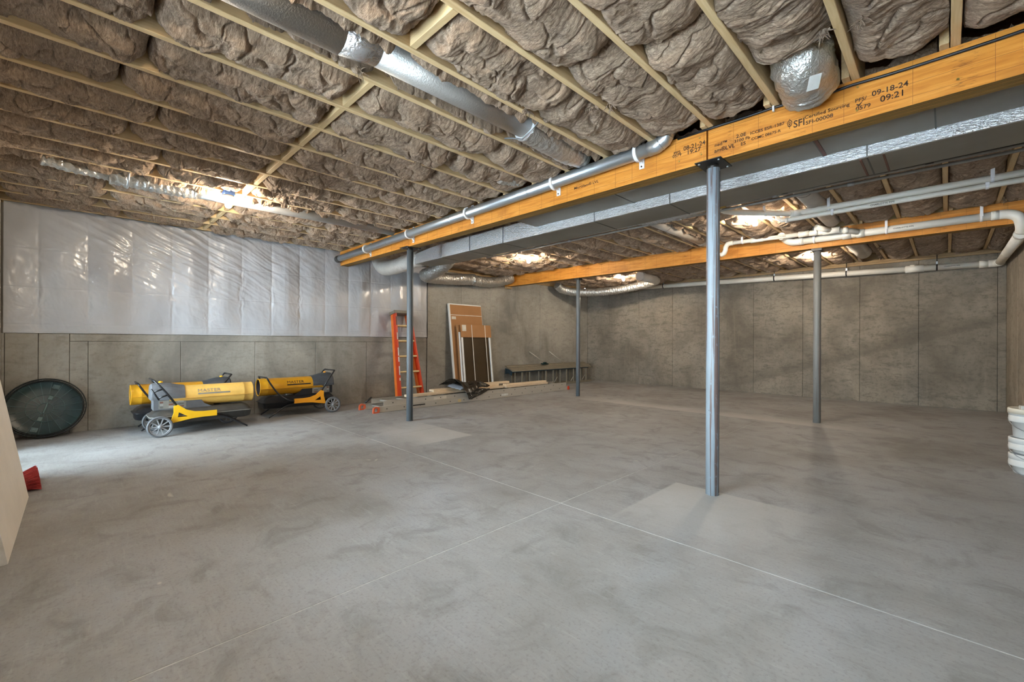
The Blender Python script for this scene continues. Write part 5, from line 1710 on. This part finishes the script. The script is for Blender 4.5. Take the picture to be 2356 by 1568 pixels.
# front unit: bronze glazed, white jambs, cardboard at the top
t = leaning('boxed_window', 'window unit with dark bronze pane and white jambs, cardboard across top', 'window unit', -6.955, 5.54, 6.40, 1.48, 0.17)
w = 0.86 / 2
MB().cbox(-0.060, -0.0, -w, w, 0.0, 1.46, 0.003).build('backing', 'cardboard', t)
MB().cbox(0.0005, 0.012, -w + 0.09, w - 0.05, 0.01, 1.28, 0.002).build('dark_pane', 'bronze_glass', t)
for (a, b_) in ((-w + 0.045, -w + 0.088), (-w + 0.0, -w + 0.018), (w - 0.048, w - 0.012)):
    MB().cbox(0.0005, 0.035, a, b_, 0.0, 1.30, 0.003).build('jamb', 'vinyl_white', t)
MB().cbox(0.0365, 0.042, -w + 0.03, w + 0.01, 1.19, 1.455, 0.001).build('cardboard_top', 'cardboard', t)
for y in (-0.10, 0.27):
    MB().box(0.0425, 0.0445, y - 0.009, y + 0.009, 0.0, 1.455).build('strap', 'decal_paper', t)
MB().box(0.0425, 0.0435, -w + 0.07, -w + 0.18, 1.32, 1.45).build('sticker', 'decal_paper', t)

# ================================================================== SCAFFOLD BENCH BY THE FAR CORNER
def build_scaffold():
    y0, y1 = 7.05, 10.15
    L = y1 - y0
    t = thing('scaffold_bench', 'grey metal scaffold bench with ribbed top along wall by corner', 'scaffold', (-7.13, y0, 0))
    # sloping ribbed top facing the room
    m = MB()
    prof = [(-0.16, 0.530), (-0.15, 0.545), (-0.085, 0.520), (-0.08, 0.508), (-0.02, 0.490), (0.0, 0.478), (0.02, 0.482), (0.11, 0.430), (0.115, 0.412), (0.10, 0.408), (0.0, 0.455), (-0.15, 0.515)]
    m.prism([(p[0], p[1]) for p in prof], L, [], 0, Matrix.Translation((0, L / 2, 0)))
    m.build('ribbed_top', 'scaffold_grey', t)
    MB().prism([(-0.13, 0.46), (-0.02, 0.44), (0.085, 0.395), (0.07, 0.30), (-0.02, 0.35), (-0.13, 0.33)], 0.02, [], 0, Matrix.Translation((0, 0.0, 0.02))).build('end_plate', 'scaffold_blue', t)
    MB().cbox(0.06, 0.085, 0.02, L - 0.1, 0.385, 0.405, 0.003).build('under_rail', 'scaffold_blue', t)
    MB().cbox(0.03, 0.11, 0.9, L + 0.02, 0.002, 0.05, 0.004).build('bottom_rail', 'scaffold_grey', t)
    MB().cbox(-0.15, -0.09, 0.1, L, 0.002, 0.05, 0.004).build('bottom_rail', 'scaffold_grey', t)
    for k, y in enumerate((0.12, 0.36, 0.62, 0.95, 1.22, 1.50, 1.78, 2.05, 2.35, 2.66, 2.92)):
        wd = (0.016, 0.040, 0.022)[k % 3]
        MB().cbox(0.05, 0.075, y - wd / 2, y + wd / 2, 0.045, 0.41, 0.003).build('upright', 'scaffold_grey', t)
        if k % 2 == 0:
            MB().cbox(-0.13, -0.10, y + 0.05, y + 0.09, 0.045, 0.50, 0.003).build('upright', 'scaffold_grey', t)
    for y in (1.55, 2.25, 2.75):
        MB().tube([(0.05, y, 0.06), (0.06, y + 0.12, 0.20)], 0.008, 6).build('brace', 'aluminium', t)
build_scaffold()
# two loose rods leaning on the wall behind the bench
for (y, z0, lb) in ((8.00, 0.56, 'thin metal rod leaning on wall above left half of scaffold bench'), (8.75, 0.56, 'pale metal rod leaning on wall above right half of scaffold bench')):
    o = MB().tube([(0, 0, 0), (-0.16, -0.42, 0.30)], 0.010, 8).build('metal_rod', 'aluminium', None, (-7.20, y + 0.40, z0 - 0.01))
    tag(o, lb, 'rod')
    if y < 8.5:
        o2 = MB().cbox(-0.04, 0.04, -0.11, 0.11, 0.0, 0.022, 0.006).cbox(-0.022, 0.022, -0.05, 0.05, 0.022, 0.05, 0.008).build('tool_clamp', 'lid_green', None, (-7.19, 8.36, 0.535), (0, R(14), 0))
        tag(o2, 'small dark green clamp resting on top of scaffold bench', 'clamp')

# ================================================================== WHITE BUCKETS
def bucket(label, z, H, lid=False):
    t = thing('plastic_bucket', label, 'bucket', (0.522, 5.68, z), 0, 'nested white buckets')
    r0, r1 = 0.118, 0.134
    def rr(h): return r0 + (r1 - r0) * h / H
    prof = [(0, 0.0), (r0 - 0.006, 0.0), (r0, 0.006), (rr(H - 0.10), H - 0.10), (r1 + 0.012, H - 0.10), (r1 + 0.013, H - 0.092), (r1 + 0.010, H - 0.052), (r1 + 0.004, H - 0.050), (r1 + 0.004, H - 0.046),
            (r1 + 0.012, H - 0.044), (r1 + 0.012, H - 0.006), (r1 + 0.009, H), (r1 - 0.002, H), (r1 - 0.004, H - 0.01), (r0 - 0.004, 0.008), (0, 0.008)]
    MB().lathe(prof, 48).build('pail', 'bucket_white', t)
    if lid:
        MB().lathe([(0, H + 0.004), (r1 - 0.012, H + 0.004), (r1 - 0.008, H + 0.012), (r1 + 0.012, H + 0.014), (r1 + 0.017, H + 0.008), (r1 + 0.017, H - 0.030), (r1 + 0.0135, H - 0.030)], 48).build('lid', 'bucket_cream', t)
    MB().tube([(r1 * math.cos(a) * 1.10, -r1 * 1.10 * math.sin(a), H - 0.075 - 0.10 * math.sin(a)) for a in [math.pi * k / 12 for k in range(13)]], 0.003, 6).build('bail', 'galvanised', t)
    return t
bucket('lowest white bucket of the nested stack by right edge', 0.0, 0.165)
bucket('middle white bucket of the nested stack by right edge', 0.020 + 0.152, 0.13)
bucket('top lidded white bucket of the stack by right edge', 0.020 + 0.152 + 0.012 + 0.118, 0.235, True)
o = MB().cbox(-0.06, 0.06, -0.035, 0.035, 0, 0.032, 0.004).build('paper_box', 'decal_white', None, (0.50, 5.66, 0.302 + 0.2395), (0, 0, R(8)))
tag(o, 'small white block on top of the lidded bucket', 'block')

# ================================================================== WHITE BOARD AND BROOM
H = 2.03
ang = math.asin(0.318 / H)
t = thing('white_board', 'tall off-white panel board leaning at left edge of picture', 'board', (-3.895, -0.238, 0.002))
t.rotation_euler = (ang, 0, 0)
MB().box(-0.645, 0.645, -0.032, 0.0, 0.0, H, faces_mi=[1, 1, 1, 1, 0, 1]).build('slab', ['board_face', 'board_edge'], t)

def build_broom():
    t = thing('push_broom', 'push broom with red bristles lying behind the white board', 'broom', (-4.90, -0.255, 0.0), R(4))
    Mx = Matrix.Translation((0, 0, 0.048)) @ Matrix(((0, 1, 0, 0), (0, 0, 1, 0), (1, 0, 0, 0), (0, 0, 0, 1))) @ Matrix.Rotation(R(8), 4, 'Y')
    MB().cbox(-0.030, 0.030, -0.20, 0.20, -0.075, -0.030, 0.006, 0, Mx).build('block', 'broom_block', t)
    MB().cbox(-0.022, 0.022, -0.06, 0.06, -0.110, -0.075, 0.005, 0, Mx).build('socket', 'broom_yellow', t)
    m = MB()
    rg = random.Random(2)
    for i in range(1600):
        x, y = rg.uniform(-0.028, 0.028), rg.uniform(-0.195, 0.195)
        sx, sy = rg.uniform(-0.015, 0.015) + x * 0.55, rg.uniform(-0.015, 0.015) + y * 0.10
        m.tube([(x, y, -0.032), (x + sx, y + sy, 0.048 + rg.uniform(-0.006, 0.006))], 0.0016, 4, 0, False, False, Mx)
    o = m.build('bristles', 'bristle_red', t)
    o['kind'] = 'stuff'
    MB().tube([Mx @ Vector((0, 0, -0.10)), Mx @ Vector((0.62, 0.05, -0.26))], 0.012, 10).build('handle', 'step_wood', t)
build_broom()
